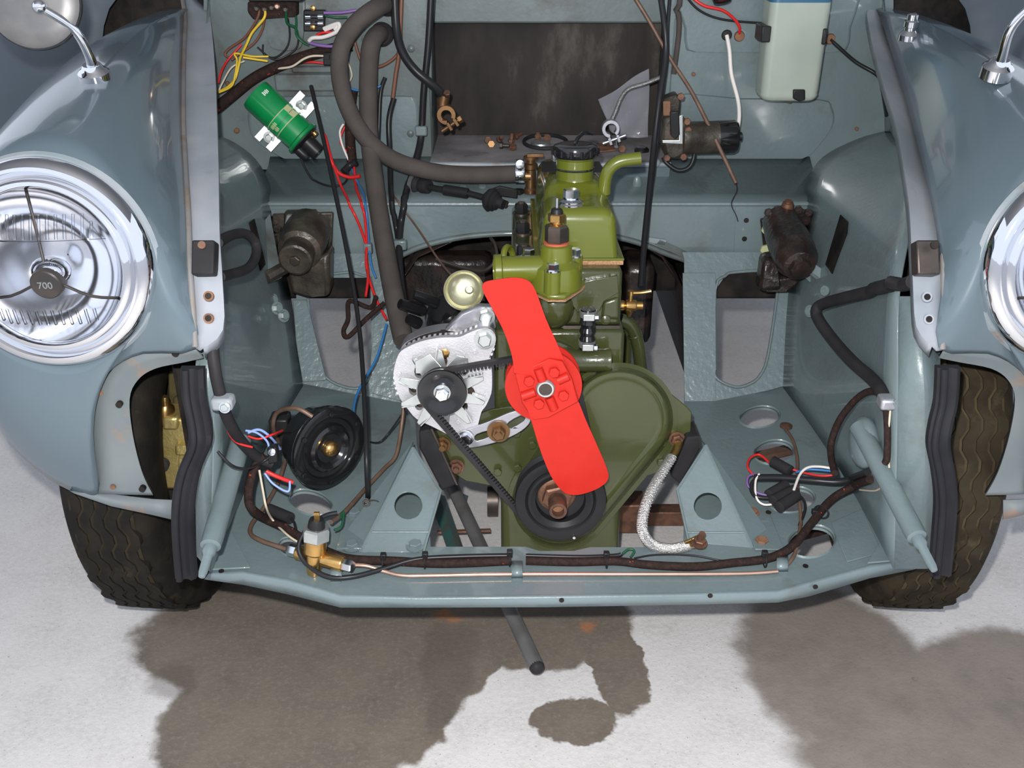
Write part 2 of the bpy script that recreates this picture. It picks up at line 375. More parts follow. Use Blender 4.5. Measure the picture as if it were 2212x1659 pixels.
# --- floor pan of the bay, with round lightening holes
bend = [(452, 1236), (527, 1233), (621, 1250), (737, 1284), (903, 1288), (1180, 1285), (1472, 1281), (1679, 1275), (1746, 1256), (1877, 1221), (1975, 1206)]
lipb = [(442, 1250), (527, 1262), (621, 1282), (737, 1311), (903, 1311), (1180, 1310), (1472, 1305), (1679, 1300), (1746, 1287), (1877, 1248), (1977, 1228)]
pan = bend + [(1838, 1040), (1700, 832), (1660, 843), (1545, 866), (1478, 868), (1496, 960), (1478, 1060), (1476, 1186), (1400, 1182), (1275, 1182), (1240, 1190), (1165, 1190), (1135, 1181), (930, 1181), (925, 1060), (900, 960), (895, 872), (855, 868), (655, 830), (540, 1012)]
holes = [cpx(671, 1086, 46, 25, F, rot=.26), cpx(628, 1182, 27, 19, F, rot=.25), cpx(1641, 901, 42, 22, F, rot=-.12), cpx(1672, 977, 42, 25, F, rot=-.1), cpx(1711, 1080, 48, 26, F, rot=-.12), cpx(1753, 1170, 49, 33, F, rot=-.15)]
part(MB().prism([F(*p) for p in pan], (0, 0, -.0022), holes), 'floor_panel', 'bay_paint', flat=True)
for h in holes:                                                       # rolled rim of each hole
    c = sum(h, V())/len(h); out = [c+(p-c)*1.10 for p in h]; mid = [c+(p-c)*1.045+V((0, 0, .0022)) for p in h]
    part(MB().loft([out, mid, h, [p-V((0, 0, .006)) for p in h]], cap=False), 'hole_rim', 'bay_paint', ang=80)
b3 = [F(*p) for p in bend]; l3 = [P(q[0], q[1], p.y-.003) for p, q in zip(b3, lipb)]
mid3 = [(p*.85+q*.15)+V((0, -.003, 0)) for p, q in zip(b3, l3)]
part(MB().sheet([b3, mid3, l3]), 'front_lip', 'bay_paint', solid=.003, ang=70)
for px, py in [(890, 1297), (1213, 1296), (1534, 1286), (658, 1279), (1761, 1267)]:
    i = max(j for j in range(10) if lipb[j][0] <= px); c = P(px, py, l3[i].y-.0035)
    part(MB().cyl(c, c+V((0, -.0012, 0)), rpx(5.5, c), n=14), 'rivet_hole', 'cavity_black')
for px, py in [(478, 1234), (1935, 1220), (1740, 1223), (1660, 1107)]:
    c = F(px, py, .0035); part(MB().cyl(c, c+FN*.001, rpx(6, c), n=14), 'rivet_hole', 'cavity_black')
# corner gussets
part(MB().prism([F(*p, .0015) for p in [(470, 1155), (497, 1143), (541, 1229), (456, 1233)]], FN*.003), 'gusset', 'bay_paint', bevel=.0008)
part(MB().prism([F(*p, .0015) for p in [(1928, 1130), (1990, 1208), (1873, 1219)]], FN*.003), 'gusset', 'bay_paint', bevel=.0008)
part(MB().prism([F(*p, .0008) for p in [(1795, 1130), (1862, 1100), (1905, 1195), (1830, 1215)]], FN*.0015), 'pressed_patch', 'bay_paint', bevel=.0008)
# --- upright panels behind the floor pan with a big rounded opening each side
q0 = F(1600, 850); qn = V((0, -(.446-.27), -(1.537-1.66))).normalized()
qn = V((0, -.82, .572)).normalized()
def Q(px, py, h=0): return onplane(px, py, q0+qn*h, qn)
lp = [(640, 548), (870, 548), (872, 872), (855, 868), (654, 828), (640, 700)]
lh = [(661, 600), (800, 600), (803, 775), (797, 815), (778, 838), (741, 835), (704, 815), (684, 775), (671, 701)]
part(MB().prism([Q(*p) for p in lp], qn*-.002, [[Q(*p) for p in lh]]), 'window_panel', 'bay_paint_lumpy', flat=True)
rp = [(1478, 560), (1474, 545), (1716, 545), (1700, 832), (1660, 843), (1545, 868), (1478, 868)]
rh = [(1545, 800), (1545, 627), (1566, 597), (1589, 588), (1679, 588), (1679, 634), (1659, 768), (1642, 811), (1620, 829), (1589, 836), (1552, 821), (1541, 803)]
part(MB().prism([Q(*p) for p in rp], qn*-.002, [[Q(*p) for p in rh]]), 'window_panel', 'bay_paint_lumpy', flat=True)
for loop in (lh, rh):
    pts = [Q(*p, .001) for p in loop]
    part(MB().tube(pts+[pts[0]], .0028, 6, 3), 'opening_bead', 'bay_paint', ang=80)
part(MB().prism([Q(*p, .0005) for p in [(1474, 590), (1545, 590), (1545, 868), (1478, 868)]], qn*.003), 'doubler_strip', 'bay_paint_lumpy', bevel=.001)
part(MB().prism([Q(*p, .0005) for p in [(803, 650), (868, 650), (872, 868), (803, 850)]], qn*.003), 'doubler_strip', 'bay_paint_lumpy', bevel=.001)
part(MB().prism([Q(*p, .001) for p in [(633, 648), (663, 648), (706, 822), (654, 826), (640, 740)]], qn*.004), 'doubler_strip', 'bay_paint_lumpy', bevel=.0015)
# --- cross member below the bulkhead, arched over the gearbox
XL, XR = -.455, .56
prof = [(1.865, .602), (1.84, .588), (1.735, .566), (1.70, .558)]
part(MB().sheet([[V((XL, y, z)) for y, z in prof], [V((XR, y, z)) for y, z in prof]]), 'shelf_slope', 'bay_paint', solid=.002)
part(MB().tube([V((XL, 1.70, .558)), V((XR, 1.70, .558))], .0045, 8, 1), 'shelf_edge', 'bay_paint')
fn0 = V((0, 1.698, .556)); fnn = V((0, -.94, -.34)).normalized(); fnn = V((0, -1, .04)).normalized()
def G(px, py, h=0): return onplane(px, py, fn0+fnn*h, fnn)
arch = [(850, 562), (890, 540), (940, 524), (1000, 512), (1060, 506), (1110, 504), (1200, 503), (1280, 506), (1340, 514), (1390, 528), (1440, 548), (1480, 562)]
face = [(572, 441), (1765, 441), (1765, 580), (1680, 585), (1478, 578)] + arch[::-1] + [(835, 588), (640, 595), (580, 580)]
part(MB().prism([G(*p) for p in face], fnn*-.002), 'cross_member', 'bay_paint', flat=True)
al = [G(*p, .0005) for p in [(838, 572)]+arch+[(1484, 570)]]
part(MB().tube(al, .0055, 8, 3), 'arch_lip', 'bay_paint_grimy', ang=80)
part(MB().tube([G(*p, .001) for p in [(1484, 568), (1560, 572), (1660, 574)]], .004, 8, 3), 'seam_lip', 'bay_paint', ang=80)
part(MB().tube([G(*p, .001) for p in [(700, 586), (790, 574), (838, 572)]], .004, 8, 3), 'seam_lip', 'bay_paint_grimy', ang=80)
part(MB().prism([G(*p, .0008) for p in [(1590, 447), (1765, 447), (1765, 578), (1583, 572)]], fnn*.0015), 'damper_plate', 'bay_paint', bevel=.0006)
part(MB().prism([G(*p, .0008) for p in [(585, 452), (715, 448), (727, 580), (610, 590)]], fnn*.0015), 'damper_plate', 'bay_paint_grimy', bevel=.0006)
for px, py in [(1612, 476), (1608, 516)]:
    c = G(px, py, .0028); part(MB().cyl(c, c+fnn*.0008, rpx(5.5, c), n=14), 'rivet_hole', 'cavity_black')
# small things on the cross member
for px, py in [(1000, 405), (1042, 403)]:
    part(MB().lathe(P(px, py, 1.76), (0, -.3, 1), [(.008, -.004), (.008, .001), (.006, .003), (.0, .0035)], 16), 'spot_weld_disc', 'bay_paint')
part(MB().ball(P(1376, 398, 1.765), .011, sc=(.8, .5, 1.5)), 'pressed_dimple', 'bay_paint')
part(MB().prism([G(*p, .002) for p in [(1415, 528), (1425, 517), (1487, 545), (1480, 558)]], fnn*.002), 'stuck_tab', 'bay_paint_grimy', bevel=.0005)
part(MB().prism([G(*p, .002) for p in [(1392, 520), (1400, 512), (1440, 518), (1436, 530)]], fnn*.002), 'stuck_tab', 'bare_edge', bevel=.0005)
# --- bulkhead: side panels, battery recess
YB = 1.862
def B(px, py, h=0): return P(px, py, YB-h)
part(MB().prism([B(*p) for p in [(440, -40), (932, -40), (932, 366), (600, 366), (520, 366), (440, 366)]], (0, .002, 0)), 'bulkhead_panel', 'bay_paint_grimy', flat=True)
part(MB().prism([B(*p) for p in [(1436, -40), (1930, -40), (1930, 366), (1740, 366), (1436, 366)]], (0, .002, 0)), 'bulkhead_panel', 'bay_paint', flat=True)
def plateau(px, mat, h=.005):
    pts = cr([B(*p) for p in px], 3, True); c = sum(pts, V())/len(pts)
    top = [c+(p-c)*.975+V((0, -h, 0)) for p in pts]; top2 = [c+(p-c)*.955+V((0, -h, 0)) for p in pts]
    m = MB().loft([pts, top, top2], cap=False); o = len(m.v)
    m.prism([c+(p-c)*.955+V((0, -h, 0)) for p in pts], (0, .001, 0))
    part(m, 'pressed_plateau', mat, ang=60)
plateau([(535, 255), (548, 220), (590, 208), (860, 206), (898, 214), (906, 250), (906, 310), (895, 340), (850, 346), (640, 346), (590, 330), (548, 300)], 'bay_paint')
plateau([(1478, -60), (1478, 60), (1480, 96), (1500, 112), (1650, 113), (1805, 113), (1832, 100), (1838, 60), (1838, -60)], 'bay_paint')
plateau([(1440, 211), (1600, 212), (1770, 214), (1797, 232), (1801, 265), (1780, 300), (1744, 338), (1700, 345), (1560, 346), (1440, 346)], 'bay_paint')
plateau([(580, 90), (580, 10), (600, -30), (650, -30), (660, 10), (655, 90), (640, 108), (600, 108)], 'bay_paint_grimy', .004)
part(MB().box(B(663, 178, .006), (.115, .01, .03)), 'ledge_bracket', 'bay_paint_grimy', bevel=.003)
part(MB().box(B(690, 150, .003), (.10, .008, .012)), 'ledge_bracket', 'bay_paint_grimy', bevel=.003)
for px, py, r in [(512, 282, 6), (887, 288, 8), (640, 188, 4), (690, 190, 4), (789, 85, 9), (888, 105, 8), (492, 180, 5), (1850, 278, 4), (1725, 158, 3), (1498, 160, 4)]:
    c = B(px, py, .002); part(MB().lathe(c, (0, -1, 0), [(rpx(r, c), 0), (rpx(r, c), .003), (rpx(r*.55, c), .005), (0, .0052)], 14), 'grommet', 'rust' if r < 7 else 'bay_paint_grimy')
# battery recess
zS = .606; bl = P(932, 352, 1.80); br = P(1428, 356, 1.80)
YR = 2.015; xl = -.150; xr = .288; zt = .825
part(MB().prism([V((xl, 1.79, zS)), V((xr, 1.79, zS)), V((xr, YR, zS)), V((xl, YR, zS))], (0, 0, -.003)), 'tray_shelf', 'tray_shelf', flat=True)
part(MB().prism([V((xl, YR, zS)), V((xr, YR, zS)), V((xr, YR, zt)), V((xl, YR, zt))], (0, .003, 0)), 'tray_back', 'tray_black', flat=True)
part(MB().sheet([[V((xl, 1.86, zS-.02)), V((xl, YR, zS-.02))], [V((xl, 1.86, 1.05)), V((xl, YR, 1.05))]]), 'tray_side', 'bay_paint_grimy', solid=.002)
part(MB().sheet([[V((xr, 1.86, zS-.02)), V((xr, YR, zS-.02))], [V((xr, 1.86, 1.05)), V((xr, YR, 1.05))]]), 'tray_side', 'bay_paint_grimy', solid=.002)
part(MB().box((.069, YR-.012, .86), (xr-xl, .024, .075)), 'tray_top_rail', 'bay_paint_grimy', bevel=.004)
part(MB().box((.069, YR-.02, .93), (xr-xl, .02, .09)), 'scuttle_panel', 'bay_paint', bevel=.003)
part(MB().tube([V((xl, 1.79, zS-.001)), V((.05, 1.788, zS-.002)), V((xr, 1.79, zS-.001))], .0045, 8, 6), 'tray_front_lip', 'bare_edge')
part(MB().prism([V((xl, 1.792, zS-.003)), V((xr, 1.792, zS-.003)), V((xr, 1.80, zS-.03)), V((xl, 1.80, zS-.03))], (0, .002, 0)), 'tray_apron', 'bay_paint', flat=True)
part(MB().ball(P(1418, 352, 1.79), .008), 'lip_sealer_blob', 'bare_edge')
# --- gearbox tunnel and underside seen in the dark behind the engine
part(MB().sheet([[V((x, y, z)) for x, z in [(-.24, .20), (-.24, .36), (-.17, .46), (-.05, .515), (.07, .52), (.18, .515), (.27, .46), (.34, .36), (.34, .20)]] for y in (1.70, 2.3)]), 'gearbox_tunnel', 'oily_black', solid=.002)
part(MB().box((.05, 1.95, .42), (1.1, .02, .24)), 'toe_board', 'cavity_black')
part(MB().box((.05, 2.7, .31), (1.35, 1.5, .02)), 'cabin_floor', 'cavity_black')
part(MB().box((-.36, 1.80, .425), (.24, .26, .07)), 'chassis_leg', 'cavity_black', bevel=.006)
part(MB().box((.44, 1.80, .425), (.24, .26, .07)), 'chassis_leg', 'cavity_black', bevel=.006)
for i in range(3):
    p = P(1567+i*13, 610, 1.74); part(MB().cyl(p+V((0, 0, .05)), p-V((0, 0, .03)), .0055, n=10), 'torsion_lever_rib', 'dark_steel')
# --- inner wings
def wall(A, D, mat, bul):
    A = cr([P(*p) for p in A], 4); D = cr([P(*p) for p in D], 4); n = len(A); rows = []
    for k in range(9):
        t = k/8; rows.append([A[i].lerp(D[i], t)+V((bul*math.sin(math.pi*t)*(.3+.7*i/(n-1)), 0, 0)) for i in range(n)])
    return MB().sheet(rows)
RA = [(1693, 838, 1.538), (1700, 640, 1.64), (1744, 445, 1.70), (1742, 395, 1.745), (1778, 340, 1.79), (1850, 302, 1.815), (1912, 284, 1.83)]
RD = [(1932, 1230, 1.05), (1939, 860, 1.085), (1942, 640, 1.13), (1965, 500, 1.25), (1962, 400, 1.38), (1950, 330, 1.53), (1925, 284, 1.72)]
part(wall(RA, RD, 0, .035), 'inner_wing', 'bay_paint', solid=.002, ang=80)
LA = [(653, 832, 1.538), (628, 645, 1.64), (583, 450, 1.70), (582, 400, 1.745), (552, 345, 1.79), (505, 308, 1.815), (460, 290, 1.83)]
LD = [(455, 1236, 1.05), (462, 860, 1.085), (462, 640, 1.13), (452, 500, 1.25), (452, 400, 1.38), (455, 330, 1.53), (455, 284, 1.72)]
part(wall(LA, LD, 0, -.035), 'inner_wing', 'bay_paint', solid=.002, ang=80)
# upper side aprons between inner wing and gutter
part(MB().sheet([[P(1912, 284, 1.83), P(1925, 284, 1.72), P(1950, 330, 1.53)], [P(1905, -40, 1.86), P(1915, 60, 1.80), P(1945, 200, 1.58)]]), 'wing_apron', 'bay_paint', solid=.002)
part(MB().sheet([[P(460, 290, 1.83), P(455, 284, 1.72), P(450, 330, 1.53)], [P(452, -40, 1.86), P(446, 60, 1.80), P(445, 200, 1.58)]]), 'wing_apron', 'bay_paint', solid=.002)
# small plates and slots round the dampers
for pts, m_ in (([(1770, 462, 1.665), (1800, 497, 1.63), (1762, 620, 1.55), (1738, 600, 1.57)], 'bay_paint'), ([(562, 490, 1.63), (584, 462, 1.665), (610, 600, 1.57), (585, 612, 1.55)], 'bay_paint_grimy')):
    part(MB().prism([P(*p) for p in pts], (0, -.003, .002)), 'link_bracket', m_, bevel=.001)
for px, py, Y in [(598, 666, 1.52), (612, 682, 1.52), (588, 648, 1.55)]: bolt(body, P(px, py, Y), (.7, -.6, .3), .0075, .008, 'bay_paint', washer=.011)
part(MB().lathe(P(1783, 628, 1.43), (-.8, -.5, .2), [(.008, 0), (.008, .002), (.0045, .0021), (.0045, .0008)], 14), 'captive_nut', 'bay_paint')
bolt(body, P(1750, 672, 1.50), (-.8, -.5, .2), .0075, .006, 'bay_paint', washer=.01)
# wheel-arch box brace tubes with stepped ends
def brace(a, b, w, tip):
    a = P(*a); b = P(*b); d = (b-a).normalized(); L_ = (b-a).length; r = rpx(w, b)/2
    part(MB().lathe(a, d, [(r*1.02, -.02), (r, 0), (r*.97, L_*.86), (r*.93, L_*.93), (r*.62, L_*.94), (r*.6, L_), (r*.42, L_+.004), (r*.40, L_+tip), (r*.3, L_+tip+.006), (0, L_+tip+.007)], 24), 'brace_tube', 'bay_paint', ang=50)
brace((514, 975, 1.15), (450, 1196, .985), 48, .028)
brace((1868, 945, 1.155), (1990, 1178, .975), 46, .032)
part(MB().ball(P(1866, 955, 1.17), .036, sc=(.5, 1, 1)), 'brace_boss', 'bay_paint')
# --- engine mount towers
def tower(pts, hole, side, fold):
    ap, r1, r2, l2 = pts
    n0 = F(*l2); n1 = F(*r2); top = P(*ap, 1.235); nn = (n1-n0).cross(top-n0).normalized()
    if nn.y > 0: nn = -nn
    W = lambda x, y, h=0: onplane(x, y, n0+nn*h, nn)
    part(MB().prism([W(*p) for p in pts], nn*-.0022, [cpx(hole[0], hole[1], 30, 29, W)]), 'mount_tower', 'bay_paint', bevel=.0007)
    a, b = W(*ap), W(*l2)
    part(MB().prism([a, b, b+V((side*.03, .03, 0)), a+V((side*.004, .05, -.02))], V((side*.002, 0, 0))), 'mount_tower_side', 'bay_paint')
    a2, b2, c2 = W(*ap), W(*r1), W(*r2)
    part(MB().tube([a, b], .0022, 6, 1), 'mount_tower_edge', 'bay_paint')
    part(MB().tube([a2, b2, c2], .0022, 6, 1), 'mount_tower_edge', 'bay_paint')
    part(MB().tube([W(*fold[0], .0006), W(*fold[1], .0006)], .0016, 6, 1), 'fold_line', 'bay_paint')
    return W
WL = tower([(892, 967), (952, 1061), (914, 1193), (778, 1193)], (882, 1092), -1, ((803, 1149), (926, 1149)))
WR = tower([(1525, 962), (1463, 1058), (1489, 1172), (1626, 1184)], (1529, 1093), 1, ((1485, 1150), (1607, 1150)))
for px, py in [(766, 1110), (760, 1180), (897, 1180)]: bolt(body, F(px, py, .004), FN, .009, .007, 'bay_paint', washer=.013)
for px, py in [(1622, 1108), (1645, 1172)]: bolt(body, F(px, py, .001), FN, .009, .006, 'rust', washer=.012)
part(MB().box(F(763, 1148, .002), (.035, .085, .005)), 'tower_foot', 'bay_paint', bevel=.001)
part(MB().box(F(1645, 1142, .001), (.04, .10, .003)), 'tower_foot', 'bay_paint', bevel=.001)
# --- gutters (bonnet channels) along the wing tops
GLo = [(423, 752, 1.06), (415, 640, 1.085), (410, 560, 1.11), (407, 470, 1.17), (401, 370, 1.28), (396, 270, 1.42), (396, 167, 1.58), (398, 90, 1.72), (400, 35, 1.84), (388, -40, 1.95)]
GLi = [(440, 752, 1.055), (481, 712, 1.06), (480, 612, 1.085), (474, 520, 1.135), (472, 440, 1.20), (471, 360, 1.30), (468, 270, 1.43), (465, 180, 1.57), (459, 90, 1.73), (452, 25, 1.86)]
GRo = [(2034, 757, 1.06), (2038, 640, 1.085), (2037, 560, 1.11), (2034, 490, 1.17), (2021, 400, 1.28), (2000, 310, 1.42), (1968, 190, 1.58), (1938, 110, 1.72), (1905, 40, 1.84), (1890, -40, 1.95)]
GRi = [(2012, 748, 1.055), (1980, 705, 1.06), (1973, 612, 1.085), (1969, 520, 1.135), (1964, 440, 1.20), (1950, 345, 1.30), (1934, 260, 1.43), (1905, 165, 1.57), (1884, 90, 1.73), (1872, 25, 1.86)]
gut = {}
for sd, go, gi in ((-1, GLo, GLi), (1, GRo, GRi)):
    o3 = [P(*p) for p in go]; i3 = [P(*p) for p in gi]
    so, si = cr(o3, 3), cr(i3, 3); m3 = [a.lerp(c, .5)-V((0, 0, .0035)) for a, c in zip(so, si)]
    dn = [c+V((-sd*-.003, .008, -.016)) for c in si]
    part(MB().sheet([so, m3, si, dn]), 'bonnet_gutter', 'gutter_paint_daylit', solid=.002, ang=60)
    part(MB().tube([p+V((0, -.001, .002)) for p in o3], .0042, 7, 4), 'wing_seam_bead', 'seam', ang=80)
    gut[sd] = o3
    # square rest block low on the gutter and two bolt holes
    bx_ = (445, 560) if sd < 0 else (1996, 560); c = P(*bx_, 1.10)
    ax = (V((1, 0, 0)), V((0, .52, .855)), V((0, -.855, .52)))
    part(MB().box(c+ax[2]*.003, (.026, .040, .020), ax), 'rest_block', 'rubber' if sd < 0 else 'dark_steel', bevel=.002)
    cc = P(bx_[0]+(0 if sd < 0 else 10), 535, 1.098)-V((0, .012, -.007)); part(MB().cyl(cc, cc+ax[2]*.003, .0045, n=12), 'bolt_hole', 'rust' if sd < 0 else 'cavity_black')
    for q in ((452, 640), (452, 688)) if sd < 0 else ((2000, 642), (2004, 690)):
        c = P(q[0], q[1], 1.068); part(MB().cyl(c, c+V((0, -.004, .002)), rpx(7, c), n=14), 'bolt_hole', 'cavity_black'); part(MB().cyl(c, c+V((0, -.0034, .0017)), rpx(11, c), n=16), 'rust_patch', 'rust' if sd < 0 else 'gutter_paint_daylit')
# front closing panel right and left
part(MB().sheet([[P(1941, 640, 1.13), P(1939, 860, 1.085), P(1932, 1228, 1.05)], [P(1985, 640, 1.115), P(1997, 860, 1.075), P(1998, 1228, 1.045)], [P(2030, 740, 1.10), P(2030, 860, 1.085), P(2020, 1228, 1.05)]]), 'closing_panel', 'bay_paint', solid=.002)
part(MB().sheet([[P(462, 640, 1.13), P(462, 860, 1.085), P(455, 1236, 1.05)], [P(425, 752, 1.10), P(418, 860, 1.085), P(425, 1200, 1.06)]]), 'closing_panel', 'bay_paint', solid=.002)
# --- front wings
HC = V((-.523, 1.045, .68)); HR = .117
def xc(Y): return .065-.036*(Y-1.03)
def mir(p): return V((2*xc(p.y)-p.x, p.y, p.z))
W3 = lambda *p: V(p)
spokes = [(352, P(423, 752, 1.06), W3(0, -.004, 0)), (5, gut[-1][1], W3(0, -.004, .0)), (15, gut[-1][2], W3(0, -.006, .004)), (25, gut[-1][3], W3(0, -.006, .010)), (36, gut[-1][4], W3(0, 0, .018)), (48, gut[-1][5], W3(0, 0, .026)),
          (60, gut[-1][6], W3(.0, 0, .034)), (72, gut[-1][7], W3(.005, 0, .036)), (82, gut[-1][8], W3(.0, 0, .034)), (92, W3(-.575, 1.88, .862), W3(0, 0, .03)), (104, W3(-.62, 1.88, .858), W3(-.005, 0, .026)), (118, W3(-.675, 1.88, .83), W3(-.02, 0, .02)), (138, W3(-.72, 1.88, .76), W3(-.035, 0, .012)), (160, W3(-.735, 1.88, .62), W3(-.045, 0, 0)),
          (185, W3(-.735, 1.55, .60), W3(-.035, -.02, 0)), (205, W3(-.73, 1.32, .54), W3(-.025, -.02, 0)), (222, W3(-.70, 1.19, .46), W3(-.015, -.02, 0)), (240, P(0, 930, 1.10), W3(-.006, -.016, 0)), (255, P(75, 1010, 1.085), W3(0, -.016, 0)), (268, P(150, 1058, 1.078), W3(0, -.015, 0)),
          (280, P(212, 1066, 1.074), W3(0, -.012, 0)), (290, P(203, 980, 1.072), W3(0, -.010, 0)), (302, P(197, 900, 1.070), W3(0, -.008, 0)), (317, P(215, 830, 1.070), W3(0, -.006, 0)), (330, P(250, 790, 1.070), W3(0, -.004, 0)), (342, P(310, 763, 1.070), W3(0, -.004, 0))]
def rimpt(a, R=HR, dy=0.):
    a = math.radians(a); z = R*math.sin(a); return HC+V((R*math.cos(a), .02+z*.13+dy, z))
NS = 12
wing_rows = []
for a, e, bl_ in spokes:
    r0 = rimpt(a)
    wing_rows.append([r0.lerp(e, k/NS)+bl_*(4*(k/NS)*(1-k/NS)) for k in range(NS+1)])
cols = []
for k in range(NS+1): cols.append(cr([r[k] for r in wing_rows], 3, True))
inner_pts = [(440, 772), (400, 781), (335, 795), (297, 820), (279, 862), (286, 940), (306, 1020), (330, 1070)]
outer_pts = [(423, 754), (370, 758), (310, 763), (250, 790), (203, 870), (200, 950), (206, 1010), (212, 1066)]
for sd in (-1, 1):
    T = (lambda p: p) if sd < 0 else mir
    part(MB().loft([[T(p) for p in c] for c in cols], cap=False), 'front_wing', 'body_paint', ang=80, solid=.0015)
    if sd > 0: T = lambda p: mir(p)+V((.022*max(0, min(1, (.60-p.z)/.06)), 0, 0))
    o3 = [P(*p, 1.074) for p in outer_pts]; i3 = [P(*p, 1.082) for p in inner_pts]
    so, si = cr(o3, 4), cr(i3, 4)
    part(MB().sheet([[T(p) for p in so], [T(a.lerp(c, .5)) for a, c in zip(so, si)], [T(p) for p in si], [T(p+V((-.003, .008, 0))) for p in si]]), 'grille_flange', 'primer_flange', solid=.0015, ang=60)
    if sd > 0: T = lambda p: mir(p)+V((.07, 0, 0))
    lo = [P(*p, 1.077) for p in [(150, 1060), (212, 1064), (330, 1078), (374, 1080)]]; hi = [P(*p, 1.072) for p in [(160, 1066), (240, 1093), (330, 1112), (373, 1122)]]
    part(MB().sheet([[T(p) for p in lo], [T(p) for p in hi]]), 'lower_flange', 'primer_flange', solid=.002)
    for px, py, r in [(218, 846, 6), (258, 873, 7), (380, 762, 8), (398, 753, 5), (245, 1050, 6), (308, 1055, 7)]:
        c = T(P(px, py, 1.0765)); part(MB().cyl(c+V((0, .003, 0)), c+V((0, -.003, 0)), rpx(r, c), n=14), 'screw_hole', 'cavity_black' if r > 6 else 'rust')
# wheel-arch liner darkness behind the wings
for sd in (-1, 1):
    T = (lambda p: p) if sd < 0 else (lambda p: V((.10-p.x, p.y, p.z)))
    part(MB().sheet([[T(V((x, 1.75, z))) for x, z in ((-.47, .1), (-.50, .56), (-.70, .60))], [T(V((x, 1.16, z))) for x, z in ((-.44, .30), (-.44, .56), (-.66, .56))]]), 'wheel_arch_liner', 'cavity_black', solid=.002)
# body sides and scuttle behind the wings
for sd in (-1, 1):
    T = (lambda p: p) if sd < 0 else (lambda p: V((.09-p.x, p.y, p.z)))
    rows = []
    for y, w, zt_ in ((1.89, .0, .86), (1.94, .20, .92), (2.05, .42, .98), (2.3, .55, 1.04), (2.7, .60, 1.08)):
        rows.append(cr([T(V(q)) for q in ((-.50, y, zt_+.10), (-.62, y, zt_+.06), (-.72-w*.5, y, zt_), (-.76-w*.9, y, zt_-.14), (-.78-w, y, .55), (-.76-w, y, .3))], 4))
    part(MB().sheet(rows), 'body_side', 'door_paint', solid=.002, ang=80)
    part(MB().sheet([[T(V(q)) for q in ((-.40, 1.87, 1.15), (-.54, 1.86, 1.02), (-.60, 1.90, .90))], [T(V(q)) for q in ((-.40, 1.99, 1.18), (-.56, 1.99, 1.06), (-.66, 1.99, .92))]]), 'scuttle_corner', 'body_paint', solid=.002)
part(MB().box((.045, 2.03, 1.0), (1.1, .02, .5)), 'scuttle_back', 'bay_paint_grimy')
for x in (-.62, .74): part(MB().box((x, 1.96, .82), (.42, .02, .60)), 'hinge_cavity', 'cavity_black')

# the finished shell as a surface that cables and clips can lie on
from mathutils.bvhtree import BVHTree
vv, ff = [], []
for ob in body.children:
    if ob.name.split('.')[0] in ('front_wing', 'bonnet_gutter', 'wing_seam_bead', 'body_side', 'rest_block', 'bolt_hole', 'grille_flange', 'lower_flange', 'wheel_arch_liner', 'closing_panel', 'brace_tube', 'scuttle_corner', 'gearbox_tunnel', 'toe_board', 'cabin_floor'): continue
    k0 = len(vv); vv += [v.co+ORG[ob.name] for v in ob.data.vertices]; ff += [tuple(k0+i for i in p.vertices) for p in ob.data.polygons]
CLAMP[0] = BVHTree.FromPolygons(vv, ff)
part(MB().prism([surf(*p, .001) for p in [(1818, 465), (1834, 480), (1832, 505), (1800, 592), (1786, 572)]], (-.003, -.004, .002)), 'slot', 'cavity_black')
part(MB().prism([surf(*p, .001) for p in [(536, 482), (546, 474), (570, 572), (560, 585)]], (.003, -.003, .002)), 'slot', 'cavity_black')
# ================================================================== engine
eng = thing('engine', (.09, 1.45, .10), 'small olive-green four-cylinder engine standing in the middle of the bay', 'engine')
def ep(mb, name, mat, par=None, **k): return mb.build(name, mat, par or eng, **k)
def hullpts(cs, n=64):
    pts = [(cx+r*math.cos(2*math.pi*i/n), cy+r*.965*math.sin(2*math.pi*i/n)) for cx, cy, r in cs for i in range(n)]
    pts = sorted(set(pts)); cross = lambda o, a, b: (a[0]-o[0])*(b[1]-o[1])-(a[1]-o[1])*(b[0]-o[0])
    lo = []; hi = []
    for p in pts:
        while len(lo) > 1 and cross(lo[-2], lo[-1], p) <= 0: lo.pop()
        lo.append(p)
    for p in reversed(pts):
        while len(hi) > 1 and cross(hi[-2], hi[-1], p) <= 0: hi.pop()
        hi.append(p)
    return lo[:-1]+hi[:-1]
# --- cylinder block, sump
xb0 = E(1068, 780, 1.30).x; xb1 = E(1346, 740, 1.30).x
def tilt(x, y, z): return V((x, y+(z-.25)*TE, z-(y-1.30)*TE))
def tbox(x0, x1, y0, y1, z0, z1):
    c = [tilt(x, y, z) for x in (x0, x1) for y in (y0, y1) for z in (z0, z1)]
    return MB().add(c, [(0, 1, 3, 2), (4, 6, 7, 5), (0, 4, 5, 1), (2, 3, 7, 6), (0, 2, 6, 4), (1, 5, 7, 3)])
ep(tbox(xb0, xb1, 1.285, 1.70, .24, .492), 'cylinder_block', 'dark_green', bevel=.006)
ep(tbox(E(1082, 1120, 1.28).x, E(1340, 1120, 1.28).x, 1.275, 1.66, .115, .252), 'sump', 'plate_green', bevel=.014, seg=4)
ep(tbox(E(1076, 1050, 1.28).x, E(1345, 1050, 1.28).x, 1.272, 1.68, .238, .25), 'sump_flange', 'plate_green', bevel=.002)
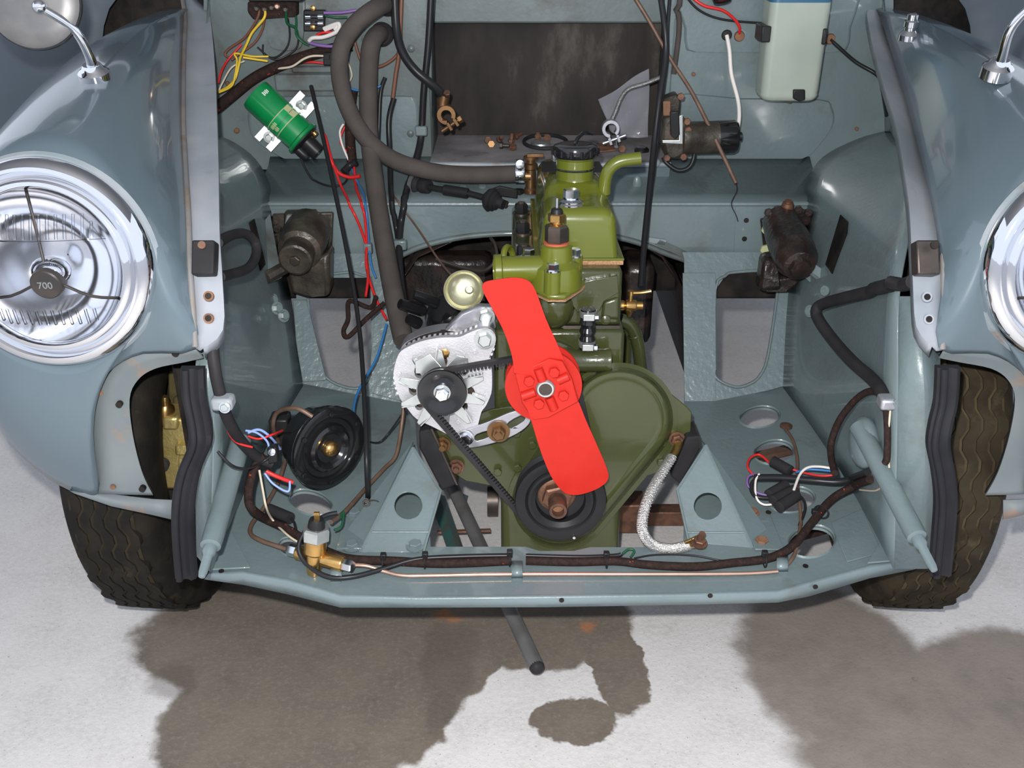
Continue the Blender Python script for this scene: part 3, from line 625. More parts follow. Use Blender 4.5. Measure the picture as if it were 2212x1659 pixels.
# --- cylinder head
xh0 = E(1108, 640, 1.31).x; xh1 = E(1341, 640, 1.31).x
head = ep(tbox(xh0-.002, xh1, 1.30, 1.755, .494, .578), 'cylinder_head', 'dark_green', bevel=.006)
ep(tbox(xh0, xh1, 1.299, 1.73, .4915, .4945), 'head_gasket', 'dark_steel')
def eball(px, py, Y0, rx, ry, rz, name, mat='dark_green'):
    p = E(px, py, Y0); ep(MB().ball(p, 1, sc=(rpx(rx, p), ry, rpx(rz, p))), name, mat)
eball(1195, 660, 1.305, 48, .03, 52, 'thermostat_boss')
ep(MB().prism([E(*p, 1.292) for p in [(1226, 645), (1246, 612), (1285, 603), (1334, 596), (1337, 632), (1306, 650), (1296, 672), (1246, 674)]], -EN*.02), 'water_jacket_boss', 'dark_green', bevel=.007, seg=4)
ep(MB().prism([E(*p, 1.296) for p in [(1302, 652), (1339, 640), (1340, 694), (1298, 690)]], -EN*.02), 'water_jacket_boss', 'dark_green', bevel=.006, seg=4)
eball(1155, 690, 1.30, 40, .03, 30, 'water_jacket_boss')
for px, py in [(1308, 690), (1215, 650)]: ep(MB().lathe(E(px, py, 1.298), EN, [(.007, 0), (.007, .004), (.004, .0055), (0, .006)], 16), 'core_plug', 'dark_green')
# head nuts down the left-hand edge of the head
for i, q in enumerate(((1129, 592), (1132, 557), (1129, 504), (1126, 462))):
    p = onplane(q[0], q[1], tilt(0, 1.4, .578), EU)
    n_ = ep(MB().lathe(p, EU, [(.0145, 0), (.0145, .002), (.011, .0022)], 20), 'washer', 'dark_steel')
    MB().hexa(p+EU*.002, EU, .0112, .016).build('nut', 'satin_black', eng, ang=25); MB().cyl(p+EU*.017, p+EU*.021, .0062, n=10).build('stud', 'dark_steel', eng)
    ep(MB().ball(p-EU*.003+V((0, .012, 0)), .013, sc=(1.2, 2.2, .5)), 'stud_boss', 'dark_green')
lug = onplane(1120, 434, tilt(0, 1.4, .578), EU)
ep(MB().cyl(lug-EU*.02, lug, .0165, n=20), 'lifting_lug', 'dark_green')
ep(MB().lathe(lug, EU, [(.019, 0), (.019, .003), (.009, .0032)], 24), 'washer', 'zinc')
MB().hexa(lug+EU*.003, EU, .0115, .018).build('nut', 'satin_black', eng, ang=25)
# --- rocker cover
rc0, rc1 = .040, .152
def rsec(y, x0, x1, zt, zb=.585, r=.022):
    pts = [(x0-.004, zb), (x0, zb+.004)]
    for i in range(7): a = math.pi-(math.pi/2)*i/6; pts.append((x0+.004+r+r*math.cos(a), zt-r+r*math.sin(a)))
    for i in range(7): a = math.pi/2-(math.pi/2)*i/6; pts.append((x1-.004-r+r*math.cos(a), zt-r+r*math.sin(a)))
    pts += [(x1, zb+.004), (x1+.004, zb)]
    return [tilt(x, y, z) for x, z in pts]
secs = [rsec(1.328, rc0+.010, rc1-.010, .640, r=.012), rsec(1.330, rc0+.005, rc1-.005, .648, r=.016), rsec(1.336, rc0+.001, rc1-.001, .6545, r=.02), rsec(1.346, rc0, rc1, .657), rsec(1.41, rc0, rc1, .657), rsec(1.425, rc0, rc1, .659), rsec(1.435, rc0+.003, rc1-.003, .668), rsec(1.445, rc0+.003, rc1-.003, .671), rsec(1.60, rc0+.003, rc1-.003, .672), rsec(1.612, rc0, rc1, .66), rsec(1.69, rc0, rc1, .658), rsec(1.70, rc0+.003, rc1-.003, .650), rsec(1.704, rc0+.01, rc1-.01, .636)]
rcov = ep(MB().loft(secs), 'rocker_cover', 'olive', ang=50)
ep(tbox(rc0-.008, rc1+.008, 1.322, 1.712, .584, .5875), 'rocker_flange', 'olive', bevel=.0012)
ep(tbox(rc0-.007, rc1+.007, 1.323, 1.711, .5775, .584), 'cork_gasket', 'cork', bevel=.001)
for px, py, Y in [(1233, 452, 1.385), (1205, 334, 1.655)]:
    p = P(px, py, Y); p.z = tilt(0, Y, .657).z
    w = MB().lathe(p, EU, [(.019, -.001), (.019, .002), (.017, .004), (.017, .006), (.012, .009), (.0115, .011)], 28).build('cover_bolt', 'chrome', eng, ang=30)
    MB().hexa(p+EU*.010, EU, .0115, .013).build('bolt_head', 'bright_steel', w, ang=25)
nb = tilt(P(1243, 415, 1.47).x, 1.47, .664); nr = .0285
neck = ep(MB().lathe(nb, EU, [(nr*1.2, -.004), (nr*1.03, .003), (nr, .01), (nr, .036), (nr*1.06, .038), (nr*1.06, .04)], 36), 'filler_neck', 'olive')
fc = thing('oil_filler_cap', nb+EU*.04, 'glossy black ribbed oil filler cap on top of the green rocker cover', 'cap')
prof = [(nr*1.13, .0), (nr*1.2, .004), (nr*1.22, .012), (nr*1.15, .017), (nr*.9, .0195), (nr*.5, .0185), (.001, .018)]
MB().lathe(nb+EU*.0395, EU, prof, 40).build('cap_body', 'gloss_black', fc)
for i in range(14):
    a = 2*math.pi*i/14; d = V((math.cos(a), math.sin(a), 0)); d = (d-EU*d.dot(EU)).normalized()
    MB().cyl(nb+EU*.043+d*nr*1.2, nb+EU*.052+d*nr*1.2, .0026, n=8).build('grip_rib', 'gloss_black', fc)
MB().tube([nb+EU*.056+V((.0, .006, 0)), nb+EU*.064+V((.004, .012, 0)), nb+EU*.066+V((.016, .026, .004)), nb+EU*.062+V((.028, .034, .004))], .003, 8).build('tether_tail', 'gloss_black', fc)
ep(MB().torus(nb+EU*.022, EU, nr*1.02, .0016, 40, 8), 'tether_ring', 'gloss_black')
ep(MB().prism([tilt(x, y, .6722) for x, y in ((.046, 1.505), (.145, 1.505), (.143, 1.59), (.048, 1.59))], EU*.001), 'nameplate', 'satin_black', bevel=.0004)
bp0 = tilt(.138, 1.435, .655)
ep(MB().tube([bp0, bp0+V((.001, 0, .022)), bp0+V((.007, 0, .038)), bp0+V((.022, 0, .049)), bp0+V((.052, 0, .0535))], .0095, 14), 'breather_pipe', 'olive', ang=60)
# --- thermostat housing and temperature sender
tc = P(1200, 612, 1.300); tc.z = .560
th = ep(MB().lathe(tc, EU, [(.036, 0), (.037, .004), (.036, .010), (.035, .026), (.033, .032), (.027, .036), (.0235, .040), (.0215, .060), (.018, .062)], 32), 'thermostat_housing', 'olive')
for (px, py, Y) in [(1142, 553, 1.322), (1241, 553, 1.322), (1194, 585, 1.268)]:
    p = P(px, py, Y); q = V((p.x, p.y+.002, .556))
    MB().lathe(q, EU, [(.0135, 0), (.0125, .006), (.0118, (p.z-q.z)*.98), (.010, (p.z-q.z))], 20).build('bolt_boss', 'olive', th)
    w = bolt(th, p, EU, .0082, .011, 'bright_steel', washer=.0105)
oc = tc+EU*.026; oe = P(1066, 586, 1.295); oe.z = oc.z
dv = (oe-oc).normalized(); Ld = (oe-oc).length
MB().lathe(oc, dv, [(.020, 0), (.0195, Ld*.8), (.0195, Ld-.012), (.0225, Ld-.010), (.0225, Ld-.002), (.0205, Ld), (.0165, Ld), (.016, Ld-.03)], 28).build('hose_outlet', 'olive', th)
MB().prism([tc+V(p) for p in ((-.045, .022, -.002), (-.03, -.02, -.002), (-.012, -.044, -.002), (.012, -.044, -.002), (.036, -.005, -.002), (.046, .022, -.002))], EU*.007).build('housing_flange', 'olive', th, bevel=.003)
MB().prism([tc+V(p) for p in ((-.046, .024, -.004), (-.031, -.021, -.004), (-.012, -.0455, -.004), (.012, -.0455, -.004), (.037, -.006, -.004), (.047, .024, -.004))], EU*.002).build('gasket', 'cork', th)
MB().torus(P(1098, 558, 1.335), (1, -.4, .2), .016, .0045, 28, 8).build('lifting_eye', 'olive', eng)
sp = tc+EU*.062
snd = ep(MB().lathe(sp, EU, [(.0175, 0), (.0175, .0022), (.0145, .003)], 28), 'sender_washer', 'fibre_red')
s2 = MB().hexa(sp+EU*.0025, EU, .0165, .024).build('temperature_sender', 'dark_steel', eng, ang=25)
MB().lathe(sp+EU*.0265, EU, [(.011, 0), (.0085, .002), (.0085, .005)], 24).build('collar', 'brass', s2)
MB().hexa(sp+EU*.031, EU, .0125, .011).build('brass_nut', 'brass', s2, ang=25)
MB().lathe(sp+EU*.042, EU, [(.0085, 0), (.0075, .006), (.005, .0075)], 20).build('insulator', 'satin_black', s2)
MB().cyl(sp+EU*.049, sp+EU*.063, .0022, n=10).build('terminal_pin', 'bright_steel', s2)
# --- front plate, timing cover
fp = [(940, 932), (944, 960), (955, 990), (977, 1021), (1004, 1038), (1071, 1051), (1110, 1075), (1312, 1084), (1398, 1028), (1449, 1011), (1478, 975), (1492, 930), (1494, 891), (1485, 880), (1432, 837), (1380, 800), (1300, 792), (1200, 850), (1138, 873), (1064, 884), (1000, 905)]
ep(MB().prism([E(*p, 1.272) for p in fp], -EN*.0045), 'front_plate', 'plate_green', bevel=.001)
tcs = [(1338, 905, 126), (1208, 1083, 112)]
ring = lambda d, Y: [E(x, y, Y) for x, y in hullpts([(a, b, r-d) for a, b, r in tcs])]
def res(loop, n=96):
    L_ = [0.]; m = len(loop)
    for i in range(m): L_.append(L_[-1]+(loop[(i+1) % m]-loop[i]).length)
    c = sum(loop, V())/m; k0 = max(range(m), key=lambda i: loop[i].z); out = []
    loop2 = loop[k0:]+loop[:k0]; L2 = [0.]
    for i in range(m): L2.append(L2[-1]+(loop2[(i+1) % m]-loop2[i]).length)
    j = 0
    for i in range(n):
        t = L2[-1]*i/n
        while L2[j+1] < t: j += 1
        f = (t-L2[j])/max(L2[j+1]-L2[j], 1e-9); out.append(loop2[j].lerp(loop2[(j+1) % m], f))
    return out
tcov = ep(MB().loft([res(ring(d, Y)) for d, Y in ((0, 1.2715), (0, 1.268), (10, 1.2675), (13, 1.262), (16, 1.246), (22, 1.2405), (30, 1.2395), (36, 1.2425), (44, 1.2425))]), 'timing_cover', 'plate_green', ang=45)
for px, py in [(1416, 848), (1430, 955), (1428, 998), (1310, 800), (1150, 960), (1118, 1010), (1075, 1018), (1116, 935)]:
    ep(MB().hexa(E(px, py, 1.2675), EN, .0065, .005), 'cover_screw', 'plate_green', ang=25)
for px, py, mt in [(956, 960, 'bronze'), (986, 1007, 'rusty_steel'), (1462, 948, 'rusty_steel')]: bolt(eng, E(px, py, 1.267), EN, .009, .009, mt, washer=.012, stud=.006)
# --- water pump, bypass hose, inlet stub
pc = E(1178, 815, 1.285)
ep(MB().lathe(pc, EN, [(.062, -.01), (.06, .008), (.045, .016), (.03, .03), (.024, .06)], 36), 'water_pump', 'dark_green')
ep(MB().lathe(E(1225, 778, 1.262), (1, 0, 0), [(.020, 0), (.0168, .012), (.0168, .054), (.0178, .056), (.0178, .0615), (.015, .062), (.0145, .03)], 28), 'pump_inlet', 'dark_green')
hb = E(1268, 748, 1.262); ht = hb+EU*.052
by = thing('bypass_hose', hb, 'short ribbed black rubber bypass hose with two steel clips above the pump', 'hose')
L_ = .052
MB().lathe(hb, EU, [(.0105, -.004), (.0105, .008), (.0118, .011), (.0095, .017), (.0118, .023), (.0095, .029), (.0118, .035), (.0105, .040), (.0105, .056)], 24).build('bellows', 'gloss_black', by)
for h in (.0005, .045):
    cl = MB().lathe(hb+EU*h, EU, [(.0122, 0), (.0122, .009), (.0112, .009), (.0112, 0)], 28).build('hose_clip', 'zinc', by)
    MB().box(hb+EU*(h+.0045)-V((0, .0145, 0)), (.016, .006, .010)).build('worm_housing', 'zinc', cl, bevel=.001)
    MB().hexa(hb+EU*(h+.0045)-V((-.008, .0145, 0)), (1, 0, 0), .0045, .006).build('screw', 'bright_steel', cl)
# --- pipes and tap on the right flank
ep(MB().tube([P(1340, 690, 1.44), P(1362, 702, 1.44), P(1376, 735, 1.44), P(1384, 790, 1.44), P(1390, 850, 1.44)], .0105, 14), 'oil_pipe', 'dark_green', ang=60)
ep(MB().tube([P(1348, 715, 1.47), P(1354, 740, 1.47), P(1353, 800, 1.47)], .008, 12), 'oil_pipe', 'dark_green', ang=60)
ep(MB().torus(P(1371, 724, 1.44), (.3, 0, -1), .0108, .0012, 24, 6), 'pipe_ferrule', 'dark_green')
tp = P(1341, 660, 1.40)
tap = thing('drain_tap', tp, 'small brass drain tap with a side lever on the right of the engine', 'tap')
MB().lathe(tp, (1, 0, 0), [(.008, -.004), (.008, .004), (.0065, .006), (.0088, .008), (.0088, .022), (.0078, .0235), (.0062, .0235), (.0062, .033), (.004, .033)], 20).build('valve_body', 'brass', tap)
MB().lathe(tp+V((.013, 0, -.014)), (0, 0, 1), [(.003, -.004), (.004, .0), (.006, .006), (.006, .008)], 14).build('outlet', 'brass', tap)
lv = MB().lathe(tp+V((.014, 0, .007)), (0, 0, 1), [(.0035, 0), (.0035, .010), (.005, .0105), (.005, .017)], 14).build('spindle', 'brass', tap)
MB().tube([tp+V((.014, 0, .0205)), tp+V((.030, -.004, .0225)), tp+V((.044, -.006, .026))], .0028, 10).build('lever', 'brass', tap)
# --- crank pulley
kc = E(1211, 1082, 1.196); kr = rpx(99, kc)
kp = thing('crank_pulley', kc-EU*kr, 'large black crankshaft pulley with a rusty nut in its centre', 'pulley')
MB().lathe(kc, EN, [(kr*.96, -.034), (kr*.98, -.03), (kr*.82, -.022), (kr*.82, -.020), (kr, -.010), (kr, .0), (kr*.985, .003), (kr*.93, .004), (kr*.78, .002), (kr*.74, -.001), (kr*.71, .002), (kr*.66, .0025), (kr*.55, -.001), (kr*.53, -.012), (kr*.40, -.014), (kr*.3, -.014)], 72).build('pulley_rim', 'satin_black', kp, ang=30)
kb = E(1203, 1072, 1.196)
MB().lathe(kb, EN, [(kr*.42, -.012), (kr*.42, -.006), (kr*.38, -.004), (kr*.30, -.003)], 36).build('lock_washer', 'rusty_steel', kp)
nut_ = MB().hexa(kb-EN*.004, EN, kr*.33, .016).build('starter_dog_nut', 'rusty_steel', kp, ang=25)
MB().lathe(kb+EN*.010, EN, [(kr*.20, 0), (kr*.20, .028), (kr*.185, .032), (kr*.13, .032), (kr*.12, .012)], 28).build('starter_dog', 'rusty_steel', nut_)
MB().cyl(kb+EN*.028, kb+EN*.030, kr*.125, n=20).build('dog_bore', 'rust', nut_)
MB().hexa(E(1240, 1160, 1.192), EN, .0025, .003).build('timing_pin', 'bright_steel', kp)
# ================================================================== cooling fan
fcn = E(1178, 838, 1.168)
fan = thing('cooling_fan', fcn, 'bright red two-blade cooling fan bolted to its red pulley disc', 'fan')
dr = rpx(84, E(1174, 834, 1.196)); dc = E(1174, 834, 1.196)
MB().lathe(dc, EN, [(dr*.95, -.032), (dr*.98, -.03), (dr*.98, -.026), (dr*.84, -.017), (dr*.84, -.013), (dr*.985, -.004), (dr, .0), (dr*.985, .0025), (dr*.9, .003), (dr*.5, .0025), (.001, .0025)], 72).build('pulley_disc', 'fan_red', fan, ang=30)
def blade(outline, s, Y0):
    n = V((s, -1, TE)).normalized(); p0 = E(1178, 838, Y0)
    pts = [onplane(x, y, p0, n) for x, y in outline]
    return MB().prism(pts, n*-.0022)
bt = cr([V((x, y, 0)) for x, y in [(1110, 806), (1106, 770), (1090, 720), (1065, 670), (1044, 630), (1046, 611), (1075, 604), (1112, 600), (1140, 606), (1157, 628), (1180, 690), (1208, 752), (1226, 800), (1224, 822)]], 4)
blade([(p.x, p.y) for p in bt], .14, 1.170).build('blade', 'fan_red', fan, bevel=.0008)
bb = cr([V((x, y, 0)) for x, y in [(1133, 868), (1148, 910), (1168, 975), (1190, 1028), (1210, 1056), (1228, 1068), (1255, 1068), (1290, 1056), (1312, 1038), (1312, 1015), (1290, 962), (1266, 908), (1250, 868), (1238, 845)]], 4)
blade([(p.x, p.y) for p in bb], .14, 1.170).build('blade', 'fan_red', fan, bevel=.0008)
hubp = [(1112, 808), (1186, 775), (1216, 781), (1236, 820), (1250, 868), (1186, 903), (1152, 908), (1128, 872)]
MB().prism([E(x, y, 1.1675) for x, y in hubp], -EN*.008).build('hub_plate', 'fan_red', fan, bevel=.0015)
for a, b in (((1162, 796), (1172, 822)), ((1205, 822), (1228, 812)), ((1186, 858), (1197, 884)), ((1128, 856), (1156, 846))):
    MB().tube([E(*a, 1.167), E(*b, 1.167)], .0065, 12, 1).build('hub_rib', 'fan_red', fan, ang=60)
for px, py in [(1143, 822), (1197, 803), (1217, 853), (1164, 871)]: bolt(fan, E(px, py, 1.1665), EN, .0075, .006, 'fan_red')
fb = MB().lathe(fcn, EN, [(.0128, -.004), (.0128, .004), (.011, .006), (.0088, .006), (.0085, .002)], 28).build('hub_bush', 'zinc', fan)
MB().cyl(fcn, fcn+EN*.0045, .0085, n=24).build('spindle_end', 'dark_steel', fb)
# ================================================================== fan belt
AC = E(955, 846, 1.212); PC3 = E(1174, 834, 1.212); KC = E(1211, 1082, 1.212)
o2 = E(1100, 900, 1.212)
to2 = lambda p: ((p-o2).dot(EX), (p-o2).dot(EU)); to3 = lambda q, h=0.: o2+EX*q[0]+EU*q[1]+EN*h
cs2 = [(*to2(AC), rpx(50, AC)), (*to2(PC3), dr*.93), (*to2(KC), kr*.95)]
def hull2(cs, n=72):
    pts = [V((cx+r*math.cos(2*math.pi*i/n), cy+r*math.sin(2*math.pi*i/n), 0)) for cx, cy, r in cs for i in range(n)]
    pts = sorted([(p.x, p.y) for p in pts]); cross = lambda o, a, b: (a[0]-o[0])*(b[1]-o[1])-(a[1]-o[1])*(b[0]-o[0])
    lo = []; hi = []
    for p in pts:
        while len(lo) > 1 and cross(lo[-2], lo[-1], p) <= 0: lo.pop()
        lo.append(p)
    for p in reversed(pts):
        while len(hi) > 1 and cross(hi[-2], hi[-1], p) <= 0: hi.pop()
        hi.append(p)
    return lo[:-1]+hi[:-1]
loop = res([to3(q) for q in hull2(cs2)], 170); cen = sum(loop, V())/len(loop)
rings = []
m_ = len(loop); nrm = []
for i in range(m_):
    t = (loop[(i+1) % m_]-loop[i-1]).normalized(); nrm_ = EN.cross(t).normalized()
    if nrm_.dot(loop[i]-cen) < 0: nrm_ = -nrm_
    nrm.append((t, nrm_))
rings = [[loop[i]+nrm[i][1]*a+EN*b for a, b in ((.0015, .005), (.0015, -.005), (-.0045, -.0035), (-.0045, .0035))] for i in range(m_)]
fbm = MB(); fbm.loft(rings+[rings[0]], cap=False)
belt = fbm.build('fan_belt', 'rubber', None, ang=30)
tag(belt, 'black toothed fan belt running round the three pulleys at the engine front', 'belt')
tm = MB()
for i in range(m_):
    for f in (0.,):
        p = loop[i].lerp(loop[(i+1) % m_], f); t, q = nrm[i]
        tm.box(p-q*.0064, (.0032, .0046, .0066), (t, q, EN))
teeth = tm.build('belt_teeth', 'rubber', belt, flat=True); teeth['kind'] = 'stuff'
# ================================================================== alternator
alt = thing('alternator', E(955, 950, 1.30), 'silver alternator with black pulley left of the red fan', 'alternator')
ac = E(955, 848, 1.208); ar = rpx(54, ac)
apul = MB().lathe(ac, EN, [(ar*.9, -.018), (ar*.92, -.016), (ar*.72, -.010), (ar*.72, -.008), (ar, -.002), (ar, .001), (ar*.97, .003), (ar*.75, .002), (ar*.55, -.001), (ar*.36, -.002), (.001, -.002)], 64).build('pulley', 'gloss_black', alt, ang=30)
an = MB().lathe(ac-EN*.002, EN, [(.0118, 0), (.0118, .003), (.009, .0035)], 28).build('washer', 'zinc', apul); MB().hexa(ac+EN*.001, EN, .0105, .009).build('shaft_nut', 'bright_steel', apul, ang=25)
MB().cyl(ac+EN*.009, ac+EN*.012, .0055, n=16).build('shaft_end', 'bright_steel', apul)
fo = [(850, 805), (861, 765), (880, 750), (908, 738), (940, 731), (962, 729), (992, 728), (1015, 718), (1039, 710), (1060, 712), (1071, 728), (1068, 748), (1056, 775), (1062, 797), (1063, 825), (1061, 850), (1050, 876), (1040, 890), (1032, 920), (1022, 946), (1006, 956), (988, 950), (960, 935), (935, 922), (900, 905), (882, 885), (865, 862), (855, 835)]
fo3 = cr([E(x, y, 1.240) for x, y in fo], 3, True)
win = [circ(E(955+62*math.cos(a), 838+58*math.sin(a), 1.240), (EX, EU), .0085, 12, .8, 1.2) for a in (-2.5, -1.55, -.75, .2, .75, 2.5, 3.1)]
MB().prism(fo3, -EN*.010, win).build('front_casting', 'aluminium', alt, bevel=.0015)
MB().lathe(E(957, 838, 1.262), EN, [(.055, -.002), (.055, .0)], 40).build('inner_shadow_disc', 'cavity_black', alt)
sc_ = E(957, 838, 1.262)
st3 = [E(957, 838, 1.254)+(p-E(957, 838, 1.240))*.945 for p in fo3]; MB().prism(st3, -EN*.046).build('stator', 'dark_steel', alt)
MB().prism([E(957, 838, 1.282)+(p-E(957, 838, 1.240))*.975 for p in fo3], -EN*.008).build('stator_flange', 'aluminium_grey', alt, bevel=.001)
sf = [E(957, 838, 1.258)+(p-E(957, 838, 1.240))*.952 for p in res(fo3, 64)]; sfc = E(957, 838, 1.258)
for i in range(64):
    t = (sf[(i+1) % 64]-sf[i-1]).normalized(); d = EN.cross(t).normalized()
    if (sf[i]-sfc).z < -.01: continue
    MB().box(sf[i]-EN*.006+d*.0, (.0036, .008, .030), (t, d, EN)).build('stator_fin', 'white_metal', alt, flat=True)
bo3 = [sc_-EN*.034+(p-E(957, 838, 1.240))*.99 for p in fo3]
MB().prism(bo3, -EN*.030).build('rear_casting', 'aluminium_grey', alt, bevel=.005, seg=3)
rb = E(1047, 733, 1.238)
bolt(alt, rb, EN, .0098, .008, 'zinc', washer=.0145)
rb2 = P(1049, 684, 1.305); bolt(alt, rb2, EN, .0098, .008, 'zinc', washer=.0135)
MB().lathe(rb-EN*.006, -EN, [(.0125, 0), (.0125, .05)], 20).build('pivot_sleeve', 'aluminium_grey', alt)
MB().prism([rb2-EN*.001+EX*x+EU*z for x, z in ((-.06, -.022), (-.035, .004), (-.01, .015), (.012, .014), (.015, -.018), (.0, -.03))], -EN*.016).build('rear_ear', 'aluminium_grey', alt, bevel=.003)
# pressed cooling vanes behind the pulley
va = E(955, 846, 1.228); nv = 10
vm = []
for i in range(nv):
    a0 = 2*math.pi*(i+.15)/nv+.2; R0, R1 = .030, .0625
    d = lambda a: EX*math.cos(a)+EU*math.sin(a)
    MB().prism([va+d(a0-.26)*R0, va+d(a0+.30)*R0, va+d(a0+.22)*(R0+.012), va+d(a0+.07)*R1, va+d(a0-.01)*(R1*.97)], -EN*.0018).build('fan_vane', 'zinc', alt, bevel=.0004)
    MB().prism([va+d(a0+.20)*(R0+.012), va+d(a0+.10)*R1, va+d(a0+.10)*R1-EN*.009, va+d(a0+.20)*(R0+.012)-EN*.009], (d(a0+1.6))*.0015).build('fan_vane_lip', 'zinc', alt)
MB().lathe(va, EN, [(.036, -.0018), (.036, .0)], 48).build('vane_hub', 'zinc', alt)
MB().prism([va+EN*.001+EX*x+EU*z for x, z in ((-.036, .028), (-.0365, .046), (-.015, .057), (.003, .034), (.022, .055), (.037, .051), (.037, .03))], -EN*.0016).build('fan_vane', 'zinc', alt, bevel=.0005)
MB().hexa(E(961, 762, 1.236), EN, .007, .004).build('through_bolt', 'brass', alt)
for px, py in [(861, 808), (1025, 760), (990, 912)]: MB().lathe(E(px, py, 1.2395), EN, [(.004, 0), (.004, .001), (.0022, .0012), (.0022, .0002)], 14).build('ejector_mark', 'aluminium', alt)
# slotted adjuster strap
so_ = cr([V((x, y, 0)) for x, y in [(986, 948), (990, 934), (1020, 924), (1060, 909), (1100, 892), (1130, 886), (1146, 897), (1142, 917), (1115, 938), (1070, 956), (1020, 967), (994, 964)]], 3, True)
sl1 = cr([V((x, y, 0)) for x, y in [(1025, 946), (1030, 938), (1056, 930), (1062, 935), (1058, 943), (1030, 953)]], 2, True)
sl2 = cr([V((x, y, 0)) for x, y in [(1096, 920), (1100, 911), (1124, 898), (1133, 900), (1132, 909), (1104, 926)]], 2, True)
strap = thing('adjuster_strap', E(1070, 930, 1.236), 'slotted silver adjuster strap below the alternator', 'bracket')
MB().prism([E(p.x, p.y, 1.236) for p in so_], -EN*.004, [[E(p.x, p.y, 1.236) for p in s_] for s_ in (sl1, sl2)]).build('slotted_plate', 'aluminium_grey', strap, bevel=.0006)
bolt(strap, E(1077, 932, 1.2335), EN, .0105, .011, 'bronze', washer=.0165, stud=.004)
bolt(strap, E(1006, 946, 1.2335), EN, .0085, .008, 'bright_steel', washer=.0115)
# rubber engine mounts
for px, nm in ((([(905, 932), (930, 927), (985, 1048), (955, 1062), (906, 970)]), 'left'), (([(1484, 945), (1512, 942), (1515, 968), (1470, 1048), (1449, 1030)]), 'right')):
    em = thing('engine_mount', P(px[3][0], px[3][1], 1.25), 'black rubber engine mount on the %s of the engine, beside the %s' % (nm, 'alternator strap' if nm == 'left' else 'braided earth strap'), 'engine mount', 'engine mounts')
    c = sum((E(x, y, 1.255) for x, y in px), V())/5
    MB().prism([E(x, y, 1.255) for x, y in px], -EN*.05).build('rubber_block', 'rubber', em, bevel=.003)
    e0, e1 = E(*px[1], 1.2545), E(*px[2], 1.2545)
    MB().prism([e0, e1, e1-EN*.052, e0-EN*.052], V((.003 if nm == 'left' else -.003, 0, 0))).build('steel_plate', 'dark_steel', em)
# ================================================================== distributor
dp = P(925, 668, 1.46)
dis = thing('distributor', dp-V((0, 0, .05)), 'black distributor cap with rubber lead boots behind the alternator', 'distributor')
ax_d = V((-.35, -.45, .8)).normalized()
MB().lathe(dp+V((.03, .02, -.02)), ax_d, [(.036, -.05), (.040, -.02), (.040, .0), (.036, .012), (.026, .022), (.001, .025)], 36).build('cap', 'gloss_black', dis)
for a, b in (((945, 655, 1.45), (893, 636, 1.44)), ((915, 672, 1.44), (864, 656, 1.42)), ((905, 700, 1.43), (882, 688, 1.42))):
    a3, b3_ = P(*a), P(*b); MB().lathe(a3, b3_-a3, [(.009, 0), (.010, .004), (.0088, (b3_-a3).length*.6), (.0078, (b3_-a3).length), (.004, (b3_-a3).length)], 18).build('lead_boot', 'gloss_black', dis)
vp = P(1002, 627, 1.40); va_ = V((.05, -.85, .5)).normalized()
vac = thing('vacuum_unit', vp-V((0, 0, .03)), 'round yellow-passivated vacuum capsule beside the top of the red fan blade', 'vacuum unit')
vr = rpx(44, vp)
MB().lathe(vp, va_, [(vr*.9, -.012), (vr, -.006), (vr, -.001), (vr*.93, .0), (vr*.9, -.003), (vr*.6, -.009), (vr*.3, -.010), (.001, -.010)], 48).build('capsule_dish', 'yellow_lacquer', vac, ang=50)
MB().lathe(vp-va_*.010+V((.008, 0, 0)), va_, [(.007, 0), (.0065, .012), (.005, .013), (.005, .018), (.0025, .018), (.0025, .01)], 18).build('nipple', 'yellow_lacquer', vac)
